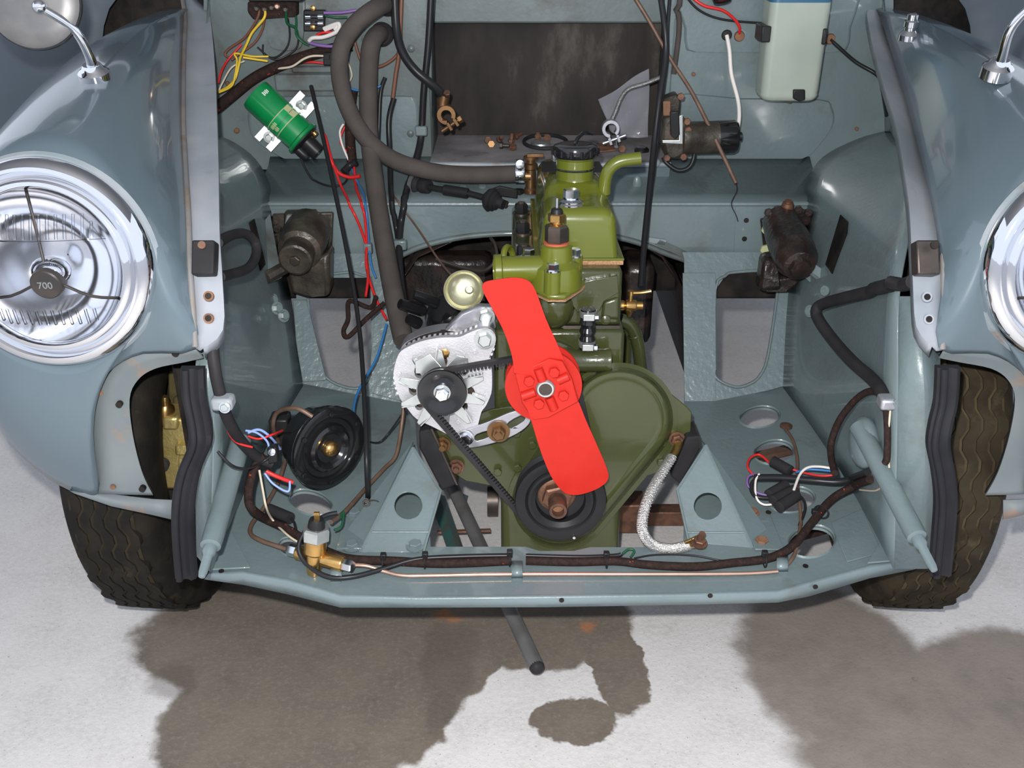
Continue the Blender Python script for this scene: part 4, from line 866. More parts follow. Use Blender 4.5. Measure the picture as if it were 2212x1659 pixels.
# ================================================================== headlamps
def text_mesh(txt, size, mat, name, parent, o, x, y, ext=.0003):
    cu = bpy.data.curves.new(name, 'FONT'); cu.body = txt; cu.size = size; cu.extrude = ext; cu.align_x = 'CENTER'; cu.align_y = 'CENTER'
    t = bpy.data.objects.new(name+'_t', cu); COL.objects.link(t); dg = bpy.context.evaluated_depsgraph_get(); me = bpy.data.meshes.new_from_object(t.evaluated_get(dg))
    COL.objects.unlink(t); bpy.data.objects.remove(t)
    z = V(x).cross(V(y)); M = Matrix((x, y, z)).transposed().to_4x4(); M.translation = V(o)-ORG[parent.name]; me.transform(M)
    me.materials.clear(); me.materials.append(MATS[mat]); ob = bpy.data.objects.new(name, me); COL.objects.link(ob); ob.parent = parent; ORG[ob.name] = ORG[parent.name]
    return ob
HAX = V((0, -1, .13)).normalized()
def headlamp(T, label):
    c = T(HC+V((0, .02, 0))); hx = V((1, 0, 0)); hz = V((0, .13, 1)).normalized()
    h = thing('headlamp', c-V((0, 0, HR)), label, 'headlamp', 'headlamps')
    MB().lathe(c, HAX, [(.115, -.014), (.1185, -.004), (.1195, .004), (.117, .012), (.112, .0185), (.106, .020), (.1025, .0165), (.1005, .0135), (.0985, .0165), (.095, .021), (.0905, .0215), (.0875, .017), (.087, .010)], 96, cap=False).build('rim', 'chrome', h, ang=50)
    MB().lathe(c, HAX, [(.1225, -.012), (.1245, -.006), (.1215, -.001), (.117, -.002)], 72, cap=False).build('rim_gasket', 'bare_edge', h)
    MB().lathe(c, HAX, [(.0875, .014), (.082, .0), (.066, -.022), (.046, -.038), (.026, -.047), (.012, -.049), (.001, -.049)], 72, cap=False).build('reflector', 'reflector', h, ang=60)
    MB().lathe(c, HAX, [(.0878, .016), (.082, .024), (.066, .0325), (.04, .039), (.02, .041), (.001, .0415)], 72, cap=False).build('lens', 'lamp_glass', h, ang=60)
    L0 = lambda x, z, k=0: c+hx*x+hz*z+HAX*(.0405-(x*x+z*z)*3.1+k)
    for i in range(17):                                               # moulded upright flutes of the lens
        x = (-8+i)*.0088
        for z0, z1 in ((.034, .060), (-.064, -.046)):
            zz = math.sqrt(max(.0805**2-x*x, 0)); a = max(z0, -zz); b = min(z1, zz)
            if b-a < .008: continue
            MB().tube([L0(x, a, -.002), L0(x, (a+b)/2, -.002), L0(x, b, -.002)], .0017, 6, 2).build('lens_flute', 'lamp_glass', h, ang=60)
    MB().tube([L0(-.075, .032, -.001), L0(0, .032, -.001), L0(.075, .032, -.001)], .0008, 5, 5).build('lens_line', 'lamp_glass', h)
    bc = c+HAX*.012-hz*.014
    sh = MB().lathe(bc-HAX*.02, (HAX-hz*.25).normalized(), [(.012, 0), (.0175, .008), (.0185, .018), (.0175, .026), (.016, .0275), (.001, .028)], 32).build('bulb_shield', 'dark_steel', h)
    MB().ball(bc-HAX*.012+hz*.006, .021, sc=(1.1, .8, .8)).build('shield_dome', 'chrome', h)
    for a in (95, 205, 335):
        d = hx*math.cos(math.radians(a))+hz*math.sin(math.radians(a))
        MB().tube([bc+d*.014-HAX*.002, bc+d*.05-HAX*.003, c+d*.0865+HAX*.012], .0018, 6, 3).build('tripod_leg', 'dark_steel', h, ang=60)
    u = (HAX-hz*.25).normalized(); yy = (hz-u*hz.dot(u)).normalized()
    text_mesh('700', .0115, 'zinc', 'lens_marking', h, bc-HAX*.02+u*.0284, hx, yy)
headlamp(lambda p: p, 'round chrome-rimmed headlamp in the left wing, nearly whole in the picture')
headlamp(mir, 'round chrome-rimmed headlamp in the right wing, cut by the picture edge')
# ================================================================== wing mirrors and aerial socket
def stem(name, pts, label, w, disc):
    p = [P(*q) for q in pts]; p[0] += V((0, 0, .006))
    m = thing(name, p[0], label, 'mirror', 'wing mirrors')
    MB().tube(p, [rpx(w*1.25, p[0])/2, rpx(w, p[1])/2, rpx(w*.95, p[2])/2, rpx(w*.8, p[-1])/2], 16).build('stem', 'chrome', m, ang=60)
    up = V((0, -.25, 1)).normalized()
    MB().lathe(p[0]-up*.006, up, [(.0195, -.01), (.0195, .004), (.0165, .007), (.0135, .009), (.011, .014)], 28).build('foot', 'chrome', m, ang=40)
    e = p[-1]; ax_m = V((.12, -.92, .2)).normalized(); c = e+ax_m*-.012+disc
    MB().lathe(c, ax_m, [(.052, -.012), (.0545, -.006), (.0545, -.002), (.050, .002), (.035, .0045), (.001, .006)], 56).build('mirror_shell', 'mirror_back', m)
    MB().lathe(c, ax_m, [(.0555, -.012), (.0570, -.008), (.0560, -.004)], 56, cap=False).build('mirror_rim', 'dark_steel', m)
    MB().ball(e, .0085).build('pivot_knob', 'chrome', m)
    return m
stem('wing_mirror', [(203, 163, 1.30), (192, 118, 1.29), (158, 62, 1.275), (85, 14, 1.26)], 'round wing mirror on a bent chrome stem on the left wing', 21, V((-.012, 0, .008)))
stem('wing_mirror', [(2155, 152, 1.30), (2165, 120, 1.29), (2185, 60, 1.275), (2240, 0, 1.26)], 'wing mirror of which only the chrome stem shows on the right wing', 21, V((.075, 0, .03)))
ab = P(1966, 60, 1.62)
aer = thing('aerial_socket', ab-V((0, 0, .012)), 'small chrome socket on the right wing near the gutter', 'socket')
MB().lathe(ab-V((0, 0, .012)), (0, -.1, 1), [(.0155, -.006), (.0155, .002), (.012, .006), (.009, .009), (.009, .013), (.011, .014), (.011, .022), (.008, .024), (.0085, .032), (.005, .034)], 24).build('socket_body', 'chrome', aer)
# ================================================================== wheels
def wheel(cx, sd, label, mat, steer):
    R = .29; W = .166; c = V((cx, 1.395, R)); ax_w = V((math.cos(steer), math.sin(steer), 0)); w = thing('wheel', (cx, 1.395, 0), label, 'wheel', 'front wheels')
    prof = [(r_, x_*.80) for r_, x_ in [(.185, -.062), (.205, -.072), (.24, -.083), (.265, -.080), (.280, -.068), (.2865, -.05), (.2885, -.02), (.289, 0), (.2885, .02), (.2865, .05), (.280, .068), (.265, .080), (.24, .083), (.205, .072), (.185, .062)]]
    MB().lathe(c, ax_w, prof, 96, cap=False).build('tyre', mat, w, ang=60)
    up = V((0, 0, 1)); fw = ax_w.cross(up)
    MB().lathe(c, ax_w, [(.2868, -.043), (.2886, -.040), (.2893, -.016), (.2896, 0), (.2893, .016), (.2886, .040), (.2868, .043)], 96, cap=False).build('tread_base', 'tyre_groove' if mat == 'tyre' else 'tyre_groove_dusty', w, ang=60)
    for k, off in enumerate((-.036, -.018, 0., .018, .036)):          # zigzag tread ribs
        rings = []; n = 132
        for i in range(n):
            a = 2*math.pi*i/n; d = fw*math.cos(a)+up*math.sin(a); zz = .0042*(1 if (i//2) % 2 else -1)
            rad = .2885-.9*max(abs(off)-.015, 0)**2
            h = .0068 if abs(off) < .05 else .0085
            rings.append([c+ax_w*(off+zz+s*q)+d*(rad+t) for s, q, t in ((-1, .0076, -.006), (-1, .0068, .0032-abs(off)*.02), (1, .0068, .0032-abs(off)*.02), (1, .0076, -.006))])
        m = MB(); m.loft(rings+[rings[0]], cap=False); m.build('tread_rib', mat, w, ang=35)
    MB().lathe(c, ax_w, [(.19, -.052), (.183, -.048), (.178, -.03), (.15, -.02), (.15, .03), (.178, .04), (.183, .048), (.19, .052)], 48, cap=False).build('wheel_rim', 'dark_steel', w)
    MB().lathe(c, ax_w, [(.15, .025), (.10, .04), (.04, .045), (.001, .045)], 48, cap=False).build('wheel_disc', 'dark_steel', w)
    return w
wheel(-.536, -1, 'front wheel with dark worn tyre below the left headlamp', 'tyre', -.05)
wheel(.622, 1, 'front wheel with dusty brown tyre at the right edge of the picture', 'tyre_dusty', -.07)
# ================================================================== gold brake caliper behind the left wheel
cp = P(384, 960, 1.22)
cal = thing('brake_caliper', P(384, 1060, 1.22), 'gold-painted brake caliper between the left tyre and the black rubber seal', 'brake caliper')
def cbox(x0, y0, x1, y1, Y, d, name, mat='gold_paint', bv=.004):
    a, b = P(x0, y0, Y), P(x1, y1, Y)
    MB().prism([P(x0, y0, Y), P(x1, y0, Y), P(x1, y1, Y), P(x0, y1, Y)], (0, d, 0)).build(name, mat, cal, bevel=bv)
cbox(346, 905, 424, 1058, 1.215, .06, 'caliper_body'); cbox(350, 903, 384, 930, 1.205, .03, 'caliper_lug'); cbox(400, 905, 424, 930, 1.207, .03, 'caliper_lug')
cbox(376, 962, 424, 985, 1.206, .02, 'caliper_bridge'); cbox(384, 985, 424, 1058, 1.208, .02, 'caliper_cylinder')
MB().lathe(P(357, 880, 1.22), (.2, -.2, 1), [(.016, -.02), (.012, .0), (.006, .006), (.006, .016), (.0035, .02)], 18).build('bleed_screw', 'brass', cal)
MB().lathe(P(352, 1000, 1.212), (0, -1, 0), [(.010, 0), (.010, .008), (.004, .01)], 18).build('piston_boot', 'rubber', cal)
cbox(362, 795, 430, 875, 1.27, .03, 'hub_carrier', 'dull_gold'); cbox(372, 860, 412, 905, 1.26, .03, 'steering_arm', 'dull_gold')
# ================================================================== rubber bonnet seals hanging on the closing panels
for nm, pts in (('left', [(425, 780, 1.055), (428, 840, 1.05), (440, 905, 1.045), (440, 945, 1.04), (418, 1000, 1.038), (406, 1060, 1.035), (404, 1130, 1.035), (411, 1229, 1.035)]), ('right', [(2036, 778, 1.055), (2032, 850, 1.05), (2021, 900, 1.045), (2016, 945, 1.04), (2026, 1000, 1.038), (2032, 1060, 1.035), (2028, 1130, 1.035), (2020, 1222, 1.035)])):
    p3 = [P(*p)-V((0, .016, 0)) for p in pts]
    sl = thing('rubber_seal', p3[-1], 'thick black rubber seal strip hanging beside the %s tyre' % nm, 'rubber seal', 'rubber seals')
    sx = cr(p3, 6); secs_ = []
    for q in sx: secs_.append([q+V((o_[0]*.80, o_[1], 0)) for o_ in ((-.0175, .004, 0), (-.017, -.004, 0), (-.008, -.008, 0), (-.001, -.0045, 0), (.004, -.0045, 0), (.010, -.008, 0), (.0165, -.004, 0), (.017, .004, 0))])
    MB().loft(secs_).build('strip', 'seal_rubber', sl, ang=50)
    MB().tube([q+V((-.0068, -.0075, 0)) for q in p3], .0045, 8).build('bead', 'seal_rubber', sl, ang=60)
# ================================================================== trolley jack under the engine
h0, h1 = P(978, 1052, 1.50), PZ(1159, 1440, .035)
jk = thing('trolley_jack', V((h0.x, 1.55, 0)), 'trolley jack under the engine with a grey handle reaching out under the front panel', 'jack')
MB().tube([h0, h0.lerp(h1, .5), h1], .0115, 18, 2).build('handle', 'jack_steel', jk)
MB().ball(h1, .0115).build('handle_end', 'rubber', jk)
for a, b in (((945, 1075, 1.50), (985, 1190, 1.40)), ((1000, 1075, 1.62), (1035, 1190, 1.52))): MB().tube([P(*a), P(*b)], .014, 4, 1).build('side_frame', 'jack_teal', jk, flat=True)
MB().tube([P(945, 1150, 1.45), P(1060, 1146, 1.45)], .004, 8, 1).build('cross_pin', 'rusty_steel', jk)
for x in (-.05, .06): MB().lathe(V((h0.x+x, 1.56, .03)), (1, 0, 0), [(.03, 0), (.03, .02)], 24).build('castor', 'dark_steel', jk)
sb = thing('support_beam', PZ(1420, 1112, .01), 'rusty support beam on the floor behind the braided earth strap', 'beam')
MB().box(PZ(1420, 1112, .02), (.22, .03, .03)).build('bar', 'rusty_steel', sb, bevel=.002); MB().box(PZ(1362, 1105, .05), (.05, .05, .06)).build('post', 'rusty_steel', sb, bevel=.003)
# dark rails seen through the holes of the floor pan
for q, lab in (((671, 1092), 'brown suspension arm seen through the round hole below the horn'), ((1640, 905), 'dark suspension rods seen through the rearmost round hole of the right floor'), ((1700, 1085), 'brown suspension arm seen through the hole under the loose wires')):
    a = F(*q); a.z = .19; d = V((.5, -.35, 0)) if q[0] < 1000 else V((.6, .25, 0))
    o = MB().box(a, (.20, .022, .012), (d.normalized(), V((-d.y, d.x, 0)).normalized(), V((0, 0, 1)))).build('suspension_arm', 'copper_dull' if q[0] < 1690 else 'braid', None, bevel=.003); tag(o, lab, 'suspension arm', 'arms under the floor pan')
# ================================================================== lever-arm dampers on the cross member
def damper(side):
    if side < 0:
        d = thing('lever_damper', G(655, 590), 'greasy brown lever-arm damper on the left of the cross member', 'damper', 'lever-arm dampers'); m = 'grease_metal'
        plate = [(588, 462), (700, 455), (722, 470), (716, 545), (700, 556), (690, 552), (682, 470), (610, 470), (612, 560), (590, 545)]
        MB().prism([G(*p, .004) for p in [(590, 460), (722, 456), (718, 545), (702, 556), (590, 548)]], fnn*.010).build('mounting_flange', m, d, bevel=.003)
        MB().prism([G(*p, .012) for p in [(618, 452), (686, 450), (688, 482), (618, 486)]], fnn*.022).build('cover_cap', m, d, bevel=.004)
        MB().prism([P(*p) for p in [(620, 462, 1.655), (690, 458, 1.655), (694, 478, 1.645), (616, 482, 1.645)]], (0, -.008, .0)).build('cap_plate', 'zinc', d, bevel=.002)
        for px, py in [(600, 492), (702, 500), (704, 540), (597, 535)]: bolt(d, G(px, py, .014), fnn, .008, .007, m)
        for px, py in [(628, 466), (668, 464)]: bolt(d, G(px, py, .038), fnn, .006, .006, 'dark_steel')
        a, b = P(662, 505, 1.64), P(637, 563, 1.545); dv = (b-a).normalized(); L_ = (b-a).length
        MB().lathe(a, dv, [(.038, -.02), (.040, L_*.3), (.036, L_*.62), (.0275, L_*.66), (.0275, L_*.98), (.024, L_), (.014, L_-.002), (.001, L_-.003)], 32).build('barrel', m, d)
        bolt(d, b-dv*.002, dv, .009, .006, 'dark_steel')
        MB().prism([P(*p) for p in [(622, 590, 1.60), (712, 545, 1.60), (712, 640, 1.60), (660, 645, 1.60), (628, 635, 1.60)]], (0, .05, 0)).build('lower_body', m, d, bevel=.008)
        MB().tube([P(625, 572, 1.57), P(590, 592, 1.55), P(575, 600, 1.54)], .011, 8, 2).build('arm', m, d)
    else:
        d = thing('lever_damper', G(1700, 590), 'tarry black lever-arm damper on the right of the cross member', 'damper', 'lever-arm dampers'); m = 'tar_black'
        MB().prism([G(*p, .004) for p in [(1640, 470), (1752, 462), (1756, 540), (1738, 560), (1650, 556)]], fnn*.012).build('mounting_flange', m, d, bevel=.003)
        MB().prism([G(*p, .008) for p in [(1655, 450), (1745, 450), (1752, 478), (1650, 482)]], fnn*.03).build('cover_cap', m, d, bevel=.006)
        MB().lathe(P(1701, 447, 1.655), (0, -.2, 1), [(.011, -.012), (.011, 0), (.009, .008), (.0065, .0085), (.0065, .012)], 20).build('filler_plug', 'rusty_steel', d)
        for px, py in [(1659, 458), (1678, 452), (1724, 452), (1745, 458)]: bolt(d, G(px, py, .036), fnn, .0075, .008, m)
        for px, py in [(1655, 495), (1652, 538), (1748, 490), (1745, 535)]: bolt(d, G(px, py, .016), fnn, .0092, .008, 'gold_print' if px < 1700 else m)
        a, b = P(1690, 490, 1.645), P(1727, 575, 1.525); dv = (b-a).normalized(); L_ = (b-a).length
        MB().lathe(a, dv, [(.030, -.02), (.034, L_*.15), (.036, L_*.45), (.035, L_*.62), (.036, L_*.64), (.034, L_*.85), (.026, L_), (.018, L_+.004), (.001, L_+.004)], 32).build('barrel', m, d)
        MB().lathe(b+dv*.002, dv, [(.02, 0), (.016, .008), (.008, .01)], 8).build('end_nut', m, d)
        MB().prism([P(*p) for p in [(1650, 560, 1.59), (1682, 555, 1.59), (1690, 630, 1.575), (1640, 632, 1.575)]], (0, .04, 0)).build('side_lug', m, d, bevel=.008)
        MB().prism([P(*p) for p in [(1640, 610, 1.59), (1730, 590, 1.59), (1728, 612, 1.59), (1705, 632, 1.585), (1650, 633, 1.585)]], (0, .04, 0)).build('lower_body', m, d, bevel=.006)
        MB().tube([P(1745, 575, 1.545), P(1778, 598, 1.53), P(1796, 610, 1.52)], .010, 4, 1).build('arm', 'bay_paint', d)
damper(-1); damper(1)
# ================================================================== horn and brake junction on the left floor
hn = V((.72, -.66, .02)).normalized(); hp = P(712, 968, 1.235)
horn = thing('horn', F(690, 1050), 'round black horn with brass centre button on the left floor', 'horn')
R = .0605
MB().lathe(hp, hn, [(R*.86, -.030), (R*.95, -.024), (R, -.014), (R, -.008), (R*.97, -.006), (R*1.04, -.004), (R*1.04, .001), (R*.94, .003), (R*.78, .002), (R*.74, -.002), (R*.62, -.003), (R*.58, .003), (R*.50, .006), (R*.42, .004), (R*.36, .000), (R*.24, .000), (R*.001, .000)], 72).build('diaphragm_cover', 'gloss_black', horn, ang=25)
MB().lathe(hp-hn*.028, -hn, [(R*.86, 0), (R*.80, .02), (R*.45, .034), (R*.40, .05), (.001, .05)], 40).build('back_shell', 'gloss_black', horn, ang=30)
MB().ball(hp+hn*.002, .0125, ax=(*frame(hn)[:2], hn), sc=(1, 1, .8)).build('centre_button', 'brass', horn)
fx, fy, _ = frame(hn)
for i in range(6):
    a = 2*math.pi*i/6+.4; d = fx*math.cos(a)+fy*math.sin(a); bolt(horn, hp+d*R*.90+hn*.002, hn, .0045, .004, 'gloss_black')
MB().box(hp-hn*.03-V((.055, .0, .0))+V((0, .02, .01)), (.028, .03, .045)).build('terminal_box', 'satin_black', horn, bevel=.003)
MB().prism([F(645, 1025, .0), F(700, 1052, .0), F(720, 1030, .0), hp-hn*.02-V((0, 0, .03))], V((0, .004, .002))).build('foot_bracket', 'gloss_black', horn)
bj = F(678, 1238)
br_ = thing('brake_junction', bj, 'brass brake pipe junction with steel hex and pressure switch on the left front floor', 'pipe junction')
z3 = V((.12, .10, 1)).normalized()
MB().lathe(bj, z3, [(.009, 0), (.010, .008), (.0115, .012), (.0115, .03), (.015, .034), (.015, .052), (.011, .056)], 20).build('junction_body', 'brass', br_)
ja, jb = F(642, 1192, .020), F(742, 1219, .020)
MB().lathe(ja, jb-ja, [(.0095, 0), (.0105, .002), (.0105, (jb-ja).length-.002), (.0095, (jb-ja).length)], 20).build('cross_bar', 'brass', br_)
for p_, q_ in ((ja, ja-(jb-ja).normalized()*.014), (jb, jb+(jb-ja).normalized()*.014)): MB().hexa(p_, q_-p_, .0085, .014).build('union_nut', 'bright_steel', br_, ang=25)
hx_ = bj+z3*.052
MB().hexa(hx_, z3, .0185, .018).build('switch_hex', 'zinc', br_, ang=25)
sw = MB().lathe(hx_+z3*.018, z3, [(.0115, 0), (.0105, .008), (.009, .012), (.006, .012)], 20).build('switch_body', 'satin_black', br_)
MB().box(hx_+z3*.034, (.007, .003, .012)).build('switch_blade', 'brass', br_)
# ================================================================== ignition coil
c0, c1 = P(551, 203, 1.815), P(655, 300, 1.80); cd = (c1-c0).normalized(); CL = (c1-c0).length; crad = .0300
coil = thing('ignition_coil', c0.lerp(c1, .5)-V((0, 0, .05)), 'green cylindrical ignition coil on the left bulkhead', 'ignition coil')
MB().lathe(c0, cd, [(crad*.96, 0), (crad, .003), (crad, CL*.94), (crad*1.12, CL*.96), (crad*1.13, CL), (crad*1.04, CL+.002)], 48).build('can', 'coil_green', coil, ang=30)
MB().lathe(c0, cd, [(crad*1.012, CL*.50), (crad*1.012, CL*.70)], 48, cap=False).build('label_band', 'coil_label', coil)
for f in (.50, .70): MB().torus(c0+cd*CL*f, cd, crad*1.008, .0009, 48, 6).build('label_line', 'gold_print', coil)
cx_, cy_, _ = frame(cd)
toward = (O-c0.lerp(c1, .6)); toward = (toward-cd*toward.dot(cd)).normalized(); sidev = cd.cross(toward).normalized()
def oncan(f, ang, r=1.016): return c0+cd*CL*f+(toward*math.cos(ang)+sidev*math.sin(ang))*crad*r
sgn = 1 if sidev.x > 0 else -1
for f in (.55, .65):
    n_ = (oncan(f, sgn*.75)-(c0+cd*CL*f)).normalized(); t_ = cd.cross(n_).normalized()
    MB().prism([oncan(f, sgn*.75)+cd*x+t_*z for x, z in ((-.007, -.006), (.006, -.008), (.007, .007), (-.006, .008))], n_*.0006).build('label_emblem', 'gold_print', coil)
for f, ang, n_bars, mt in ((.14, .45*sgn, 4, 'white_print'), (.565, -.75*sgn, 5, 'gold_print'), (.635, -.75*sgn, 3, 'gold_print')):
    for i in range(n_bars):                                           # worn illegible print strokes
        aa = ang+(i-n_bars/2)*.11; n_ = (oncan(f, aa)-(c0+cd*CL*f)).normalized(); t_ = cd.cross(n_).normalized(); h_ = .0038 if i % 2 else .003
        MB().box(oncan(f, aa, 1.018), (h_*2, .0020, .0005), (cd, t_, n_)).build('print_stroke', mt, coil, flat=True)
e0 = c0+cd*CL
MB().lathe(e0, cd, [(crad*1.02, 0), (crad*.98, .004), (crad*.7, .007), (crad*.55, .008)], 40).build('end_cap', 'satin_black', coil)
tw = e0-toward*.002
MB().lathe(tw, cd, [(.0165, .004), (.0150, .03), (.0140, .036), (.009, .036), (.0085, .02)], 28).build('tower', 'satin_black', coil)
t1 = e0+sidev*sgn*.021; MB().lathe(t1, cd, [(.006, .002), (.006, .012), (.004, .013)], 12).build('terminal', 'brass', coil)
t2 = e0-sidev*sgn*.020; MB().lathe(t2, cd, [(.009, .002), (.009, .02), (.006, .028)], 14).build('terminal_boot', 'satin_black', coil)
MB().lathe(c0, cd, [(crad*1.02, CL*.60), (crad*1.02, CL*.64)], 48, cap=False).build('clamp_band', 'coil_green', coil)
for k, (px, py) in ((1, (652, 228)), (-1, (582, 296))):
    q = P(px, py, 1.835); u = cd; v = (sidev*sgn*k).normalized(); 
    MB().prism([q+u*x+v*z for x, z in ((-.020, -.022), (.020, -.022), (.020, .018), (.007, .018), (.007, .004), (-.007, .004), (-.007, .018), (-.020, .018))], V((0, -.002, 0))).build('slotted_foot', 'white_metal', coil, bevel=.0005)
    bolt(coil, q+V((0, -.002, 0)), (0, -1, 0), .0065, .006, 'zinc', washer=.0105)
# ================================================================== voltage regulator and fuse box
rg = P(588, 10, 1.80)
reg = thing('control_box', P(588, 40, 1.83), 'black control box with screw terminals on the upper left bulkhead', 'control box')
MB().prism([P(*p, 1.80) for p in [(538, -45), (655, -45), (655, 4), (535, 4)]], (0, .05, 0)).build('cover', 'satin_black', reg, bevel=.004)
MB().prism([P(*p, 1.825) for p in [(534, 4), (640, 4), (640, 36), (546, 42), (534, 26)]], (0, .028, 0)).build('terminal_base', 'braid', reg, bevel=.003)
for i, (px, py, mt) in enumerate([(556, 18, 'dark_steel'), (573, 20, 'dark_steel'), (588, 16, 'dark_steel'), (600, 13, 'copper'), (618, 20, 'dark_steel')]): MB().lathe(P(px, py, 1.826), (0, -1, 0), [(.005, 0), (.005, .006), (.003, .008)], 12).build('terminal_screw', mt, reg)
fz = thing('fuse_box', P(676, 70, 1.85), 'small fuse holder with two glass fuses on the upper left bulkhead', 'fuse box')
MB().prism([P(*p, 1.845) for p in [(655, 22), (702, 22), (700, 68), (655, 68)]], (0, .014, 0)).build('base', 'satin_black', fz, bevel=.002)
for py in (36, 51):
    a, b = P(660, py, 1.836), P(698, py, 1.836); d = (b-a).normalized()
    f_ = MB().cyl(a+d*.004, b-d*.004, .0032, n=12).build('fuse_glass', 'lamp_glass', fz)
    MB().cyl(a, a+d*.009, .0042, n=14).build('fuse_cap', 'bright_steel', f_); MB().cyl(b-d*.009, b, .0042, n=14).build('fuse_cap', 'bright_steel', f_)
for py in (18, 59): MB().lathe(P(676, py, 1.838), (0, -1, 0), [(.0048, -.004), (.0048, .002), (.003, .003)], 14).build('cover_screw', 'brass', fz)
# ================================================================== wires and loom on the left bulkhead
def C(name, pts, w, mat, label, cat='wire', **k): return cable(name, pts, w, mat, label, cat, **k)
C('wiring_loom', [(462, 238, 1.80), (500, 208, 1.835), (545, 172, 1.845), (590, 148, 1.845), (650, 125, 1.845), (710, 108, 1.845), (760, 98, 1.85)], 25, 'braid', 'thick braided wiring loom running above the green ignition coil', 'wiring loom', n=10)
C('wire', [(573, 24, 1.82), (570, 40, 1.815), (545, 70, 1.82), (533, 95, 1.82), (520, 122, 1.825), (516, 140, 1.825), (508, 170, 1.82), (492, 188, 1.81), (472, 198, 1.79)], 5.5, 'wire_yellow', 'yellow wire hanging from the control box down to the left gutter')
C('wire', [(472, 200, 1.79), (500, 186, 1.81), (508, 160, 1.82), (512, 130, 1.83), (506, 117, 1.83), (516, 116, 1.83), (545, 122, 1.83), (580, 122, 1.835)], 4.5, 'wire_yellow', 'yellow wire looping along the loom top')
C('wire', [(578, 132, 1.832), (550, 128, 1.825), (525, 124, 1.82)], 5, 'wire_yellow', 'short yellow wire tucked along the loom')
C('wire', [(560, 20, 1.822), (556, 40, 1.825), (530, 80, 1.835), (495, 105, 1.84), (486, 118, 1.84), (495, 125, 1.838)], 5.5, 'wire_brown', 'brown wire bowing left from the control box')
C('wire', [(572, 26, 1.83), (568, 60, 1.838), (550, 92, 1.84), (515, 118, 1.838), (500, 130, 1.83)], 5, 'wire_brown', 'second brown wire just right of the yellow one')
C('wire', [(522, 96, 1.845), (492, 130, 1.835), (478, 155, 1.81), (472, 178, 1.79)], 4.5, 'wire_red', 'red wire entering the left gutter above the yellow ones')
C('wire', [(528, 132, 1.835), (500, 146, 1.825), (480, 180, 1.80), (473, 195, 1.79)], 4, 'wire_cream', 'cream wire entering the left gutter beside the red one')
C('wire', [(618, 22, 1.82), (620, 50, 1.83), (638, 60, 1.84), (645, 80, 1.845), (662, 95, 1.845)], 6, 'wire_green', 'dark green wire from the control box to the loom')
C('wire', [(636, 14, 1.83), (640, 45, 1.835), (640, 75, 1.84), (655, 92, 1.842), (668, 98, 1.845)], 5, 'wire_green', 'second dark green wire left of the fuse box')
C('wire', [(622, 40, 1.838), (626, 78, 1.845), (618, 105, 1.845), (595, 124, 1.845), (570, 118, 1.845), (568, 96, 1.845)], 4, 'cable_black', 'thin black wire looping below the control box')
C('wire', [(645, 84, 1.848), (640, 104, 1.848), (620, 120, 1.845), (590, 128, 1.84), (556, 102, 1.845)], 4, 'cable_black', 'thin black wire lying on top of the loom')
C('wire', [(700, 62, 1.835), (720, 54, 1.825), (733, 52, 1.82), (728, 68, 1.82), (700, 80, 1.825), (676, 82, 1.83), (668, 88, 1.835)], 9, 'wire_white', 'white wire folded beside the fuse box')
C('wire', [(702, 66, 1.832), (718, 60, 1.825), (728, 57, 1.82), (722, 64, 1.82)], 6, 'wire_white', 'white wire loop behind the folded one')
C('wire', [(684, 76, 1.835), (700, 70, 1.832), (722, 70, 1.832)], 6, 'wire_red', 'short red wire under the white fold')
C('wire', [(668, 92, 1.835), (690, 98, 1.83), (720, 100, 1.83), (735, 94, 1.835)], 7, 'wire_purple', 'purple wire running beside the loom top')
C('wire', [(700, 28, 1.845), (740, 27, 1.845), (770, 22, 1.848)], 7, 'wire_purple', 'pale purple wire leaving the fuse box to the right')
C('wire', [(702, 34, 1.842), (725, 38, 1.84), (750, 38, 1.845)], 5, 'wire_green', 'green wire leaving the fuse box to the right')
C('wire', [(598, 148, 1.838), (630, 144, 1.832), (655, 128, 1.83), (675, 121, 1.83), (700, 121, 1.832)], 5, 'wire_cream', 'cream wire arching below the loom')
C('wire', [(650, 135, 1.845), (675, 134, 1.842), (702, 137, 1.842)], 5, 'wire_red', 'straight red wire below the loom')
cb = thing('cable_connector', P(706, 140, 1.835), 'small black cable connector left of the big grey hose', 'connector'); MB().prism([P(*p, 1.828) for p in [(698, 114), (722, 114), (722, 142), (698, 142)]], (0, .012, 0)).build('housing', 'satin_black', cb, bevel=.002); MB().prism([P(*p, 1.826) for p in [(700, 118), (712, 118), (712, 128), (700, 128)]], (0, -.003, 0)).build('latch', 'rubber', cb, bevel=.0005)
C('wire', [(748, 128, 1.84), (756, 145, 1.84), (760, 165, 1.838), (752, 180, 1.84)], 4, 'wire_cream', 'short cream wire between the two grey hoses')
C('wire', [(765, 85, 1.84), (755, 105, 1.838), (748, 125, 1.84)], 5, 'wire_white', 'short white wire behind the left grey hose')
C('wire', [(750, 188, 1.838), (770, 195, 1.835), (800, 194, 1.835), (826, 184, 1.838)], 5, 'wire_blue', 'light blue wire crossing behind the grey hoses')
C('wire', [(785, 60, 1.85), (765, 75, 1.845), (772, 110, 1.84), (782, 135, 1.838), (800, 145, 1.84), (830, 140, 1.838), (862, 112, 1.838), (866, 60, 1.84), (862, -20, 1.845)], 7, 'wire_brown', 'brown wire looping behind the grey hoses')
C('pipe', [(868, -20, 1.835), (862, 110, 1.83), (855, 160, 1.828), (848, 215, 1.826)], 9, 'wire_brown', 'brown insulated pipe coming down beside the black cable', 'pipe')
